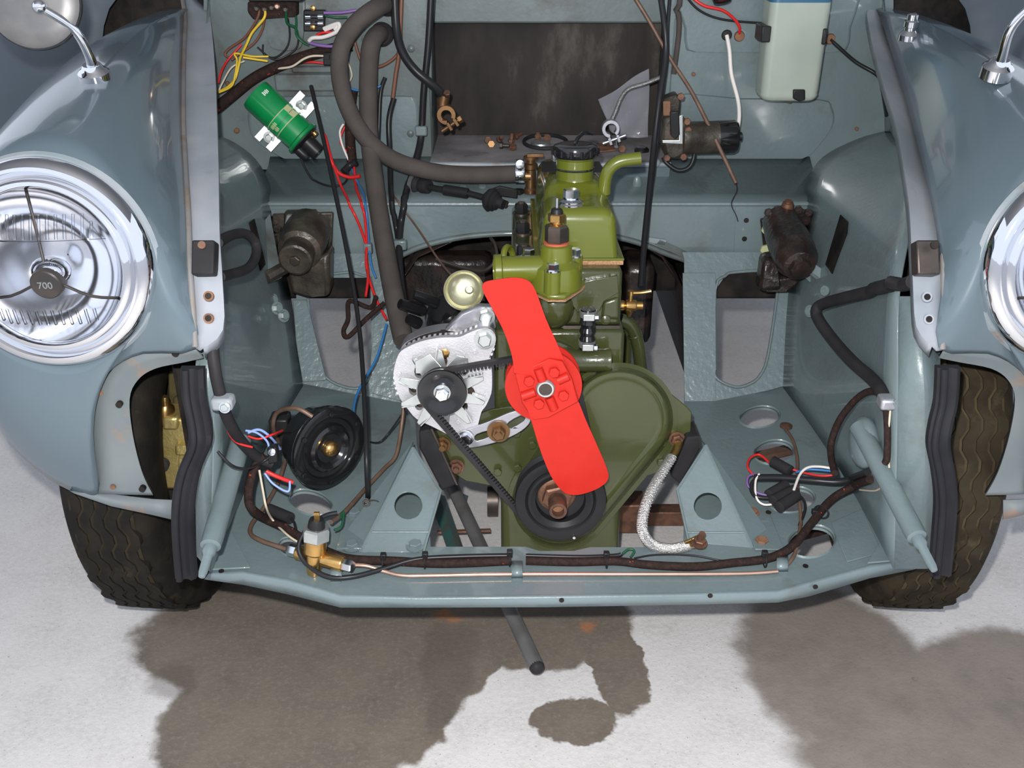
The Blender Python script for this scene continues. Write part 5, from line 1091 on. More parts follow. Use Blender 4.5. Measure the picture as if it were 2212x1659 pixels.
C('sleeve', [(851, 212, 1.825), (840, 260, 1.82), (842, 330, 1.80), (845, 420, 1.74), (855, 480, 1.70), (862, 540, 1.66), (872, 650, 1.58)], 12, 'cable_black', 'black sleeved cable down the bulkhead left of the tray', 'cable')
C('loom_branch', [(762, 195, 1.84), (757, 240, 1.835), (756, 300, 1.83), (760, 350, 1.82)], 22, 'braid', 'braided loom branch behind the left grey hose', 'wiring loom', n=10)
C('wire', [(742, 268, 1.83), (734, 285, 1.825), (740, 315, 1.82), (755, 350, 1.815)], 5, 'wire_white', 'white wire bowing out beside the braided loom branch')
C('wire', [(746, 272, 1.832), (738, 290, 1.828), (736, 310, 1.825), (752, 330, 1.82)], 4.5, 'wire_red', 'red wire bowing out beside the braided loom branch')
C('wire', [(700, 290, 1.81), (706, 310, 1.80), (712, 340, 1.79), (730, 372, 1.78), (755, 383, 1.775), (778, 380, 1.77)], 8, 'wire_red', 'red wire from the coil bending right under the grey hose')
C('wire', [(704, 300, 1.808), (720, 355, 1.785), (740, 410, 1.75), (765, 460, 1.70), (788, 520, 1.66), (792, 560, 1.64), (795, 600, 1.60), (790, 640, 1.57)], 6, 'wire_red', 'long red wire from the coil down to the left opening')
C('wire', [(765, 360, 1.80), (770, 410, 1.76), (786, 455, 1.70), (792, 520, 1.66), (792, 580, 1.62), (812, 645, 1.58), (835, 690, 1.55)], 6, 'wire_red', 'second long red wire close to the grey hose')
C('wire', [(760, 365, 1.80), (775, 400, 1.765), (790, 440, 1.715), (800, 560, 1.64), (812, 600, 1.62)], 5, 'wire_blue', 'blue wire between the red wires and the grey hose')
C('wire', [(835, 700, 1.55), (815, 770, 1.50), (790, 815, 1.46), (770, 855, 1.42), (764, 900, 1.36), (785, 945, 1.31)], 6, 'wire_blue', 'light blue wire curving down beside the left opening')
C('wire', [(648, 335, 1.80), (660, 365, 1.79), (680, 392, 1.78), (715, 405, 1.775), (745, 398, 1.775), (752, 372, 1.79)], 5, 'cable_black', 'thin black wire hanging from the coil terminal')
C('tape_wrap', [(742, 372, 1.79), (755, 358, 1.80), (770, 350, 1.80)], 16, 'cable_black', 'black tape wrap round the wires below the loom branch', 'tape')
C('cable', [(812, 640, 1.58), (800, 665, 1.56), (755, 650, 1.55), (752, 690, 1.52), (742, 715, 1.50), (752, 728, 1.49), (790, 690, 1.51), (830, 655, 1.54)], 11, 'braid', 'dark braided cable hooked across the left opening', 'cable')
cl_ = MB().box(P(795, 536, 1.655), (.014, .012, .018)).build('cable_clip', 'bay_paint', None, bevel=.002); tag(cl_, 'painted clip holding the two red wires', 'clip')
# ================================================================== two big rubber heater hoses
def hose(name, pts, w, label): return C(name, pts, w, 'hose_rubber', label, 'hose', n=18, k=8)
h1_, hp1, hr1 = hose('heater_hose', [(838, 8, 1.85), (812, 18, 1.80), (770, 50, 1.775), (740, 95, 1.765), (733, 150, 1.76), (745, 215, 1.755), (780, 285, 1.75), (840, 340, 1.745), (920, 368, 1.74), (1010, 378, 1.735), (1135, 375, 1.73)], 38, 'big grey rubber hose curving round to the brass heater valve')
h2_, hp2, hr2 = hose('heater_hose', [(826, 72, 1.855), (812, 78, 1.82), (799, 110, 1.80), (795, 200, 1.785), (798, 300, 1.76), (810, 400, 1.70), (822, 480, 1.64), (836, 560, 1.57), (855, 660, 1.48), (872, 735, 1.42)], 40, 'long straight grey rubber hose dropping behind the alternator')
for q, h_ in ((P(838, 8, 1.85), h1_), (P(826, 74, 1.852), h2_)): MB().lathe(q, (-.2, -1, .1), [(.020, -.004), (.021, .004), (.017, .008)], 28).build('end_collar', 'rubber', h_)
ccp = P(1123, 375, 1.728)
clp = thing('hose_clip', ccp-V((0, 0, .03)), 'shiny worm-drive clip at the end of the curved grey hose', 'hose clip')
MB().lathe(ccp-V((.008, 0, 0)), (1, 0, 0), [(.0170, 0), (.0175, .001), (.0175, .015), (.0170, .016), (.0160, .016), (.016, 0)], 32).build('band', 'bright_steel', clp)
MB().box(ccp+V((0, -.006, .020)), (.014, .018, .010)).build('worm_housing', 'bright_steel', clp, bevel=.001)
MB().lathe(ccp+V((.0, -.016, .021)), (0, -1, .2), [(.0075, 0), (.0075, .006), (.003, .007)], 16).build('screw', 'bright_steel', clp)
hv = P(1146, 390, 1.735); hvz = thing('heater_valve', hv-V((0, 0, .02)), 'brass heater valve between the grey hose and the rocker cover', 'valve')
MB().lathe(hv-V((0, 0, .022)), (0, 0, 1), [(.012, 0), (.012, .006), (.009, .01), (.009, .042), (.012, .044), (.012, .052), (.008, .054), (.008, .06), (.013, .061), (.013, .065), (.004, .066)], 20).build('valve_body', 'bronze', hvz)
MB().cyl(hv+V((-.03, 0, .008)), hv+V((.0, 0, .008)), .0105, n=18).build('hose_spigot', 'bronze', hvz); MB().box(hv+V((.008, -.006, .046)), (.03, .004, .006)).build('lever', 'bronze', hvz, bevel=.001)
# ================================================================== black cables down the bulkhead
C('cable', [(852, -20, 1.835), (856, 60, 1.825), (868, 110, 1.81), (895, 150, 1.80), (930, 180, 1.80), (960, 208, 1.81)], 19, 'cable_black', 'thick black battery cable ending in a bronze clamp', 'cable', n=12)
bcz = P(965, 245, 1.81)
bc_ = thing('battery_clamp', bcz-V((0, 0, .03)), 'bronze battery clamp on the thick black cable in front of the tray', 'battery clamp')
ux, uy = V((.55, 0, -.83)), V((.83, 0, .55))
def arcring(c, R0, R1, a0, a1, n=20): return [c+ux*(R1*math.cos(a0+(a1-a0)*i/n))+uy*(R1*math.sin(a0+(a1-a0)*i/n)) for i in range(n+1)]+[c+ux*(R0*math.cos(a1-(a1-a0)*i/n))+uy*(R0*math.sin(a1-(a1-a0)*i/n)) for i in range(n+1)]
MB().prism(arcring(bcz, .009, .017, .5, 5.8), (0, -.016, 0)).build('ring', 'bronze', bc_, bevel=.0015)
MB().cyl(P(960, 206, 1.81), bcz-ux*.014, .010, n=16).build('cable_socket', 'bronze', bc_)
for s_ in (-1, 1): MB().box(bcz+ux*.020+uy*(s_*.007)-V((0, .008, 0)), (.016, .006, .016), (ux, uy, V((0, 1, 0)))).build('jaw', 'bronze', bc_, bevel=.001)
MB().cyl(bcz+ux*.020-uy*.024-V((0, .008, 0)), bcz+ux*.020+uy*.018-V((0, .008, 0)), .0038, n=12).build('pinch_bolt', 'bronze', bc_); MB().hexa(bcz+ux*.020+uy*.012-V((0, .008, 0)), uy, .0075, .008).build('pinch_nut', 'bronze', bc_, ang=25)
MB().hexa(P(966, 206, 1.80), (0, -.6, .8), .0065, .008).build('clamp_screw', 'rusty_steel', bc_)
C('cable', [(932, -20, 1.845), (925, 100, 1.84), (915, 200, 1.835), (910, 290, 1.83), (900, 340, 1.80), (885, 395, 1.76), (872, 450, 1.71), (862, 520, 1.66), (866, 600, 1.60), (874, 660, 1.55)], 15, 'cable_black', 'long black cable dropping left of the battery tray', 'cable', n=10)
C('cable', [(832, 168, 1.845), (822, 200, 1.835), (818, 280, 1.82), (815, 340, 1.80)], 9, 'cable_black', 'short black cable beside the straight grey hose', 'cable')
C('cable', [(846, 400, 1.77), (848, 420, 1.75), (900, 490, 1.66), (950, 565, 1.55), (985, 605, 1.46)], 4.5, 'copper_dull', 'thin rusty wire running down to the vacuum capsule', 'wire')
for px, py, Y, lab in ((910, 282, 1.83, 'painted clip on the long black cable beside the tray'), (865, 528, 1.655, 'painted clip round the two black cables above the arch')):
    k_ = MB().box(P(px, py, Y), (.022, .016, .018)).build('cable_clip', 'bay_paint', None, bevel=.003); tag(k_, lab, 'clip', 'cable clips')
C('cable', [(942, 560, 1.62), (1000, 578, 1.60), (1045, 585, 1.58), (1072, 560, 1.58), (1070, 530, 1.60), (1060, 515, 1.62)], 8, 'dark_steel', 'dark metal pipe looping in the gap under the arch', 'pipe')
gb = MB().box(P(940, 600, 1.78), (.22, .06, .10)).build('gearbox_casing', 'oily_black', None, bevel=.015); tag(gb, 'oily black gearbox casing in the dark under the arch left of the engine', 'gearbox'); 
gb2 = MB().box(P(1370, 640, 1.74), (.06, .10, .16)).build('starter_motor', 'oily_black', None, bevel=.015); tag(gb2, 'oily dark starter motor in the gap right of the engine', 'starter motor')
# bonnet stay rod standing on the floor
r0, r1 = P(672, 186, 1.80), F(795, 1088, .006)
rod = thing('stay_rod', r1, 'long thin black rod leaning from the floor up to the bulkhead', 'rod')
rm = [clamp(q, .006) for q in cr([r0, P(705, 330, 1.70), P(745, 520, 1.55), P(775, 700, 1.43), P(788, 880, 1.28), P(792, 1000, 1.20), r1], 6)]; r1 = rm[-1]
MB().tube(rm, .0036, 10, 1).build('rod', 'satin_black', rod, ang=60); MB().torus(r1+V((0, -.002, -.003)), (0, -1, .4), .0045, .0012, 20, 6).build('split_pin', 'dark_steel', rod)
MB().tube([r1+V((.002, 0, 0)), r1+V((.012, -.002, .002)), r1+V((.018, -.004, .001))], .0009, 6).build('pin_leg', 'dark_steel', rod)
# throttle linkage
la = P(905, 398, 1.745)
lk = thing('throttle_linkage', la-V((0, 0, .02)), 'black throttle linkage rod with ball joint left of the rocker cover', 'linkage')
pa = [P(900, 398, 1.755), P(945, 408, 1.725), P(1012, 418, 1.705), P(1062, 432, 1.685)]
MB().tube(pa, .0055, 10, 3).build('rod', 'satin_black', lk); MB().lathe(P(958, 410, 1.720), pa[2]-pa[1], [(.008, 0), (.0095, .002), (.0095, .045), (.008, .047)], 18).build('sleeve', 'satin_black', lk)
MB().lathe(P(905, 399, 1.750), pa[1]-pa[0], [(.018, -.006), (.018, .0), (.012, .004), (.014, .01), (.012, .024)], 24).build('grommet', 'rubber', lk)
MB().lathe(P(900, 397, 1.755), pa[1]-pa[0], [(.021, -.004), (.021, .003)], 24).build('bulkhead_washer', 'zinc', lk)
dj = (P(1085, 440, 1.665)-P(1045, 425, 1.685)).normalized()
MB().lathe(P(1046, 426, 1.685), dj, [(.008, 0), (.018, .008), (.021, .014), (.016, .017), (.018, .021), (.013, .024), (.014, .027), (.009, .030), (.008, .040)], 24).build('rubber_boot', 'rubber', lk)
MB().hexa(P(1088, 440, 1.698), dj, .007, .008).build('end_nut', 'dark_steel', lk)
MB().prism([P(*p, 1.700) for p in [(1058, 410), (1080, 402), (1118, 410), (1118, 430), (1085, 425), (1060, 428)]], (0, .006, 0)).build('lever_arm', 'satin_black', lk, bevel=.002)
# hoses through the inner wings
C('wiring_sleeve', [(470, 525, 1.16), (500, 508, 1.26), (530, 505, 1.31), (552, 525, 1.33), (552, 555, 1.31), (535, 580, 1.27), (500, 592, 1.20), (475, 598, 1.13)], 21, 'rubber', 'looped black rubber sleeve coming out of the left inner wing', 'sleeve', n=12)
C('wiring_sleeve', [(1972, 608, 1.105), (1950, 616, 1.14), (1890, 628, 1.24), (1830, 642, 1.33), (1782, 655, 1.39), (1764, 668, 1.40), (1768, 690, 1.39), (1800, 735, 1.33), (1840, 780, 1.26), (1880, 815, 1.19), (1902, 840, 1.14), (1912, 866, 1.11)], 25, 'rubber', 'bent black rubber sleeve on the right inner wing', 'sleeve', n=12)
C('wiring_loom', [(1908, 850, 1.13), (1880, 845, 1.17), (1850, 862, 1.20), (1815, 905, 1.22), (1797, 950, 1.22), (1795, 985, 1.20), (1803, 1022, 1.16)], 15, 'braid', 'braided loom bowing over the right inner wing to the loose wires', 'wiring loom', n=10)
C('wiring_loom', [(1914, 880, 1.105), (1917, 930, 1.09), (1916, 985, 1.08), (1912, 1000, 1.08)], 15, 'braid', 'braided loom going down behind the right brace tube', 'wiring loom', n=10)
C('wire', [(1924, 880, 1.10), (1920, 920, 1.09), (1916, 960, 1.085), (1921, 1010, 1.08)], 5, 'wire_cream', 'cream wire beside the right closing panel')
for px, py, Y, lab, mt in ((1920, 868, 1.10, 'grey metal clip holding the sleeve on the right inner wing', 'aluminium_grey'), (482, 868, 1.052, 'rusty metal clip holding the harness at the left inner wing', 'bare_edge')):
    k_ = thing('pipe_clip', P(px, py+12, Y), lab, 'clip', 'harness clips'); MB().box(P(px, py, Y), (.026, .022, .016)).build('band', mt, k_, bevel=.004); bolt(k_, P(px+(22 if px > 1000 else 4), py+(2 if px > 1000 else 12), Y-.012), (0, -1, .3), .005, .005, 'bay_paint' if px > 1000 else 'zinc', washer=.007)
# left harness
C('wiring_sleeve', [(458, 728, 1.075), (463, 790, 1.06), (475, 850, 1.058), (490, 900, 1.07), (515, 945, 1.105), (552, 985, 1.145), (590, 1002, 1.15)], 26, 'rubber', 'black rubber sleeve running down the left inner wing', 'sleeve', n=12)
C('wiring_loom', [(572, 985, 1.15), (556, 1000, 1.145), (543, 1030, 1.135), (537, 1070, 1.12), (543, 1098, 1.11), F(575, 1122, .012), F(620, 1143, .012), F(668, 1172, .010), F(715, 1195, .010), F(760, 1208, .009), F(850, 1212, .008), F(960, 1217, .008), F(1104, 1211, .008)], 19, 'braid', 'braided loom from the horn along the front panel', 'wiring loom', n=10)
C('wiring_loom', [F(1136, 1211, .008), F(1240, 1214, .008), F(1330, 1212, .008), F(1400, 1220, .008), F(1500, 1224, .008), F(1580, 1216, .008), F(1660, 1206, .008), F(1712, 1180, .010), F(1745, 1140, .014), F(1790, 1085, .02), F(1830, 1058, .03), F(1890, 1035, .04)], 19, 'braid', 'braided loom from the front panel up to the right brace tube', 'wiring loom', n=10)
C('cable', [F(1104, 1200, .012), F(1000, 1202, .012), F(900, 1208, .012), F(830, 1228, .008), F(760, 1246, .008), F(705, 1245, .01), F(660, 1215, .02), F(645, 1180, .035), F(665, 1140, .05), F(700, 1115, .055), F(728, 1108, .055)], 11, 'cable_black', 'black cable looping round the brass junction', 'cable')
C('cable', [F(1136, 1200, .010), F(1250, 1203, .010), F(1330, 1200, .010), F(1342, 1196, .012)], 9, 'cable_black', 'short black cable lying along the loom at the middle of the front panel', 'cable')
C('wire', [F(1345, 1196, .012), F(1358, 1186, .015), F(1370, 1190, .014), F(1362, 1204, .010)], 5, 'wire_green', 'small green wire loop on the front panel')
C('wire', [F(1370, 1206, .008), F(1420, 1198, .008), F(1500, 1200, .008), F(1570, 1212, .008), F(1650, 1204, .012)], 4, 'cable_black', 'thin black wire beside the loom at the right')
for px, py in ((828, 1205), (918, 1203), (1101, 1198), (1310, 1202), (1652, 1200)):
    t_ = thing('cable_tie', F(px, py+14, 0), {828: 'black cable tie nearest the brass junction', 918: 'black cable tie second from the brass junction', 1101: 'black cable tie just left of the middle pipe tab', 1310: 'black cable tie between the middle pipe tab and the green wire loop', 1652: 'black cable tie at the right end of the front panel loom'}[px], 'cable tie', 'cable ties on the front panel')
    MB().box(F(px, py-3, .016), (.0075, .008, .010)).build('tie_head', 'satin_black', t_, bevel=.001); MB().torus(F(px, py+10, .009), (1, 0, 0), .0095, .0011, 24, 6).build('tie_band', 'satin_black', t_)
# brake pipes
C('brake_pipe', [F(745, 1220, .020), F(790, 1222, .012), F(830, 1234, .006), F(870, 1243, .005), F(930, 1243, .005), F(1110, 1240, .005), F(1400, 1240, .005), F(1600, 1239, .005), F(1680, 1234, .005)], 9, 'copper', 'bright copper brake pipe along the whole front panel', 'pipe')
C('brake_pipe', [F(640, 1192, .020), F(600, 1180, .016), F(560, 1166, .012), F(541, 1152, .010), F(545, 1130, .010), F(575, 1090, .010), F(600, 1045, .012), F(612, 1010, .02), F(616, 985, .03), F(600, 950, .08), F(590, 920, .12), F(600, 890, .15), F(640, 882, .17), F(675, 900, .16)], 9, 'copper_dull', 'brown brake pipe bending from the junction up round the horn', 'pipe')
C('brake_pipe', [F(715, 1128, .045), F(745, 1105, .03), F(790, 1055, .012), F(830, 1012, .010), F(855, 985, .015), F(866, 930, .04), F(872, 880, .07)], 9, 'copper_dull', 'brown brake pipe running from the junction towards the alternator', 'pipe')
C('brake_pipe', [F(1695, 925, .004), F(1712, 950, .01), F(1722, 990, .012), F(1722, 1040, .012), F(1726, 1080, .012), F(1730, 1120, .010), F(1725, 1160, .010), F(1715, 1200, .006), F(1695, 1225, .005)], 8, 'copper_dull', 'brown brake pipe running over the holes of the right floor', 'pipe')
C('wire', [F(800, 955, .01), F(820, 955, .02), F(840, 935, .03), F(868, 895, .06)], 4, 'cable_black', 'thin black wire under the alternator on the left floor')
for px, py, lab in ((1117, 1236, 'bent painted tab over the copper pipe at the middle of the front panel'), (726, 1243, 'bent painted tab at the brass junction'), (1690, 1222, 'bent painted tab at the right end of the copper pipe')):
    t_ = thing('pipe_tab', F(px, py+12), lab, 'pipe tab', 'pipe tabs on the front panel')
    w_ = rpx(24, F(px, py)); a, b, c_, d_ = F(px, py-24, .001), F(px, py-14, .012), F(px, py+2, .011), F(px, py+12, .002)
    MB().sheet([[q-V((w_/2, 0, 0)) for q in (a, b, c_, d_)], [q+V((w_/2, 0, 0)) for q in (a, b, c_, d_)]]).build('strip', 'bay_paint', t_, solid=.0012); MB().box(F(px, py+12, .001), (w_*.8, .006, .001)).build('foot', 'bay_paint', t_)
gr_ = MB().lathe(F(1698, 922, .001), FN, [(.010, 0), (.010, .003), (.006, .005), (.001, .005)], 18).build('floor_grommet', 'rusty_steel', None); tag(gr_, 'rusty grommet where the brown pipe leaves the right floor', 'grommet')
# horn wires
C('wire', [(535, 935, 1.14), (560, 928, 1.15), (585, 945, 1.16), (605, 970, 1.19)], 6, 'wire_lightblue', 'pale blue wire curving to the horn terminal')
C('wire', [(530, 930, 1.14), (555, 935, 1.145), (578, 955, 1.15), (581, 980, 1.145)], 5, 'wire_lightblue', 'pale blue wire bending down beside the sleeve')
C('wire', [(535, 942, 1.145), (560, 948, 1.15), (590, 938, 1.16), (610, 930, 1.20)], 5, 'wire_red', 'red wire reaching the horn terminal')
C('wire', [(488, 905, 1.10), (492, 930, 1.095), (510, 955, 1.10), (545, 966, 1.11)], 5, 'wire_red', 'loose red wire with a brass tip at the left inner wing')
C('wire', [(575, 1018, 1.13), (600, 1030, 1.13), (632, 1042, 1.135)], 9, 'wire_red', 'red wire pointing at the horn foot')
C('wire', [(572, 1022, 1.13), (590, 1045, 1.125), (622, 1062, 1.12), (626, 1040, 1.13)], 5, 'wire_lightblue', 'pale wire looping below the horn foot')
C('wire', [(560, 1015, 1.14), (568, 1060, 1.13), (575, 1095, 1.12), F(588, 1122, .015), F(620, 1155, .015), F(645, 1172, .012)], 5, 'wire_cream', 'cream wire running down beside the braided loom')
C('wire', [(470, 975, 1.06), (500, 1005, 1.06), (530, 1012, 1.09), (560, 1002, 1.13), (585, 985, 1.14)], 6, 'cable_black', 'black wire swinging from the seal to the horn sleeve')
k_ = thing('bullet_connector', F(595, 1110), 'black bullet connector sleeve on the left floor below the horn', 'connector')
MB().tube([F(580, 1100, .015), F(628, 1120, .015)], .0085, 14, 1).build('sleeve', 'rubber', k_); MB().tube([F(626, 1116, .015), F(636, 1130, .014), F(640, 1150, .012)], .002, 8).build('tail', 'cable_black', k_)
tg = thing('terminal_block', P(590, 1005, 1.15), 'small black terminal block with a screw beside the horn', 'terminal'); MB().prism([P(*p, 1.14) for p in [(576, 970), (596, 968), (600, 1000), (580, 1005)]], (0, .015, 0)).build('block', 'satin_black', tg, bevel=.002); MB().lathe(P(588, 976, 1.139), (0, -1, .4), [(.005, 0), (.005, .003), (.0025, .004)], 14).build('screw', 'bright_steel', tg)
C('wire', [F(735, 1118, .05), F(742, 1105, .05), F(738, 1135, .045), F(722, 1145, .045)], 5, 'wire_green', 'green wire loop on the brake switch')
# right floor loose wires and connector sleeves
C('wire', [F(1660, 998, .03), F(1640, 982, .03), F(1620, 990, .03), F(1615, 1010, .03), F(1630, 1028, .025)], 5, 'wire_red', 'red wire loop on the right floor')
C('wire', [F(1705, 1012, .03), F(1740, 1022, .03), F(1775, 1028, .035), F(1802, 1026, .04)], 5, 'wire_red', 'red wire from the connector to the right loom end')
C('wire', [F(1630, 1024, .03), F(1616, 1030, .03), F(1616, 1050, .025), F(1640, 1066, .02), F(1662, 1070, .02)], 5, 'wire_purple', 'blue-purple wire loop on the right floor')
C('wire', [F(1640, 1024, .035), F(1632, 1040, .03), F(1634, 1075, .02), F(1650, 1090, .015), F(1676, 1088, .015)], 5, 'wire_white', 'white wire loop on the right floor')
C('wire', [F(1715, 1058, .03), F(1728, 1025, .035), F(1745, 1010, .04), F(1770, 1008, .04), F(1798, 1012, .04)], 6, 'wire_white', 'white wire arching to the right loom end')
C('wire', [F(1720, 1020, .035), F(1750, 1014, .035), F(1798, 1018, .04)], 5, 'wire_blue', 'dark blue wire to the right loom end')
C('wiring_sleeve', [F(1630, 1032, .03), F(1690, 1032, .03), F(1760, 1038, .03), F(1820, 1040, .035), F(1885, 1020, .045)], 16, 'cable_black', 'black sleeved cable lying across the right floor', 'sleeve', n=10)
C('cable', [F(1632, 1034, .03), F(1622, 1050, .025), F(1632, 1072, .02), F(1665, 1076, .02)], 9, 'cable_black', 'black cable bend feeding the connector sleeves', 'cable')
for i, (a, b, lab) in enumerate((((1668, 996), (1708, 1018), 'upper black connector sleeve in the red wire loop'), ((1660, 1070), (1698, 1048), 'black connector sleeve on top of the right floor hole'), ((1668, 1082), (1718, 1058), 'middle black connector sleeve on the right floor hole'), ((1682, 1096), (1722, 1070), 'lowest black connector sleeve on the right floor hole'))):
    o_ = MB(); a3, b3_ = F(*a, .03 if i == 0 else .022), F(*b, .03 if i == 0 else .022); o_.lathe(a3, b3_-a3, [(.006, 0), (.0085, .001), (.0085, (b3_-a3).length-.001), (.006, (b3_-a3).length)], 16)
    tag(o_.build('connector_sleeve', 'rubber', None), lab, 'connector', 'connector sleeves on the right floor')
C('wire', [F(1722, 1064, .02), F(1738, 1085, .015), F(1738, 1105, .012), F(1726, 1135, .01)], 6, 'cable_black', 'black wire dropping from the connector sleeves')
C('wire', [F(1860, 1058, .012), F(1890, 1060, .015), F(1905, 1055, .02)], 4, 'wire_cream', 'short cream wire on the right floor below the brace tube')
tie = thing('cable_tie', F(1770, 1112), 'black cable tie on the rising loom of the right floor', 'cable tie'); MB().box(F(1760, 1106, .02), (.008, .008, .008)).build('tie_head', 'satin_black', tie, bevel=.001); MB().torus(F(1774, 1106, .017), (.6, .8, 0), .010, .0013, 24, 6).build('tie_band', 'satin_black', tie)
# braided earth strap
es = thing('earth_strap', F(1512, 1165), 'tinned braided earth strap hanging from the engine plate to the right tower', 'earth strap')
ep_ = [E(1466, 955, 1.255), P(1452, 985, 1.225), P(1430, 1020, 1.20), P(1404, 1065, 1.17), P(1388, 1115, 1.14), P(1390, 1152, 1.12), P(1412, 1178, 1.11), P(1450, 1186, 1.105), P(1490, 1178, 1.105)]
MB().tube(ep_[1:], .0078, 12, 8, flat=.55).build('braid', 'tinned_braid', es, ang=60)
MB().tube([ep_[0], ep_[0].lerp(ep_[1], .5)+V((0, -.004, 0)), ep_[1]], .006, 10, 4, flat=.5).build('upper_lug', 'brass', es); MB().prism([P(*p, 1.103) for p in [(1478, 1172), (1505, 1160), (1522, 1172), (1512, 1186), (1484, 1186)]], (0, .004, 0)).build('lower_lug', 'brass', es, bevel=.001)
bolt(es, P(1510, 1172, 1.100), (.1, -.3, 1), .0085, .008, 'rusty_steel', washer=.011, stud=.012)
cs_ = MB(); tp_ = cr(ep_[1:], 8); mm = len(tp_)
for i in range(2, mm-2):
    t = (tp_[i+1]-tp_[i-1]).normalized(); x, y, _ = frame(t)
    for s_ in (-1, 1):
        cs_.tube([tp_[i]-V((.007*s_, 0, 0))-V((0, .003, 0)), tp_[i].lerp(tp_[i+1], .5)-V((0, .0058, 0)), tp_[i+1]+V((.007*s_, 0, 0))-V((0, .003, 0))], .0013, 5, 2)
st_ = cs_.build('braid_strands', 'tinned_braid', es, ang=60); st_['kind'] = 'stuff'
# ================================================================== right bulkhead
wb = thing('washer_bottle', P(1708, 215, 1.80), 'translucent off-white washer bottle with blue band on the right bulkhead', 'bottle')
x0, x1 = P(1645, 100, 1.80).x, P(1775, 100, 1.80).x; wx = (x0+x1)/2; hw = (x1-x0)/2; zb = P(1708, 212, 1.80).z; zt2 = P(1708, -60, 1.80).z
def rr(z, s, d=.034, r=.014):
    out = []
    for cx, cy, a0 in ((hw*s-r, d*s-r, 0), (-hw*s+r, d*s-r, 1), (-hw*s+r, -d*s+r, 2), (hw*s-r, -d*s+r, 3)):
        for i in range(6): a = (a0+i/5)*math.pi/2; out.append(V((wx+cx+r*math.cos(a), 1.80+cy+r*math.sin(a), z)))
    return out
zblue = P(1708, 6, 1.766).z
MB().loft([rr(zb, .80), rr(zb+.003, .90), rr(zb+.010, .965), rr(zb+.015, .95), rr(zb+.018, .965), rr(zblue, .99)]).build('bottle_body', 'bottle', wb, ang=45)
MB().loft([rr(zblue, .985), rr(zt2, .985)]).build('blue_band', 'blue_cap', wb, ang=45)
for px, py, w_ in ((1648, 70, .016), (1773, 75, .008)): MB().box(P(px, py, 1.79), (w_, .05, .026)).build('clip', 'satin_black', wb, bevel=.002)
MB().prism([P(*p, 1.762) for p in [(1714, 194), (1740, 194), (1740, 216), (1728, 220), (1714, 214)]], (0, .01, 0)).build('bottom_hook', 'satin_black', wb, bevel=.002)
MB().prism([P(*p, 1.79) for p in [(1652, 212), (1716, 214), (1708, 222)]], (0, .03, 0)).build('bracket', 'dark_steel', wb)
# wiper motor
wm = thing('wiper_motor', P(1500, 335, 1.80), 'rusty wiper motor with black cylindrical body right of the battery tray', 'motor')
ma, mb2 = P(1488, 298, 1.78), P(1592, 295, 1.78)
MB().lathe(ma, mb2-ma, [(.030, -.012), (.030, .0), (.0285, .004), (.0285, (mb2-ma).length*.6)], 36).build('motor_body', 'grease_metal', wm)
MB().lathe(ma, mb2-ma, [(.0292, (mb2-ma).length*.6), (.0292, (mb2-ma).length*.93), (.026, (mb2-ma).length), (.008, (mb2-ma).length+.001), (.008, (mb2-ma).length+.008), (.004, (mb2-ma).length+.009)], 36).build('motor_end', 'gloss_black', wm)
MB().prism([P(*p, 1.765) for p in [(1428, 305), (1432, 255), (1462, 245), (1486, 262), (1490, 330), (1462, 345), (1436, 340)]], (0, .04, 0)).build('gearbox', 'grease_metal', wm, bevel=.006)
MB().prism([P(*p, 1.785) for p in [(1430, 215), (1462, 202), (1472, 215), (1468, 260), (1432, 260)]], (0, .03, 0)).build('bracket', 'grease_metal', wm, bevel=.004)
MB().prism([P(*p, 1.762) for p in [(1446, 240), (1466, 238), (1468, 290), (1458, 300), (1448, 292)]], (0, -.006, 0)).build('strap', 'satin_black', wm, bevel=.002)
MB().prism([P(*p, 1.764) for p in [(1432, 218), (1448, 218), (1448, 250), (1432, 250)]], (0, -.004, 0)).build('rust_pad', 'rust', wm, bevel=.002)
MB().prism([P(*p, 1.762) for p in [(1466, 250), (1474, 246), (1474, 310), (1430, 308), (1430, 302), (1466, 302)]], (0, -.003, 0)).build('bright_edge', 'zinc', wm, bevel=.001)
for px, py in [(1484, 262), (1486, 280), (1440, 340), (1476, 338), (1470, 208)]: bolt(wm, P(px, py, 1.762), (0, -1, 0), .0065, .006, 'rusty_steel')
C('wire', [(1495, 292, 1.77), (1500, 330, 1.77), (1490, 360, 1.765), (1465, 368, 1.765), (1440, 352, 1.77), (1432, 340, 1.775)], 9, 'cable_black', 'black cable loop under the wiper motor')
C('wire', [(1570, 76, 1.85), (1576, 110, 1.84), (1580, 160, 1.83), (1594, 215, 1.81), (1597, 250, 1.79), (1594, 275, 1.775)], 9, 'wire_white', 'white wire from the bulkhead grommet to the wiper motor')
C('wire', [(1490, -10, 1.84), (1520, 12, 1.835), (1560, 22, 1.835), (1585, 40, 1.84), (1598, 60, 1.845), (1596, 76, 1.855)], 6.5, 'wire_red', 'red wire on the right bulkhead ending in a grommet')
C('wire', [(1480, -10, 1.85), (1510, 22, 1.85), (1560, 42, 1.85), (1645, 50, 1.85)], 5, 'cable_black', 'thin black tube running to the washer bottle', 'tube')
C('wire', [(1792, 84, 1.855), (1815, 105, 1.85), (1850, 135, 1.845), (1895, 162, 1.83), (1905, 190, 1.80), (1915, 250, 1.74)], 8, 'cable_black', 'black wire from the bulkhead grommet to the right gutter')
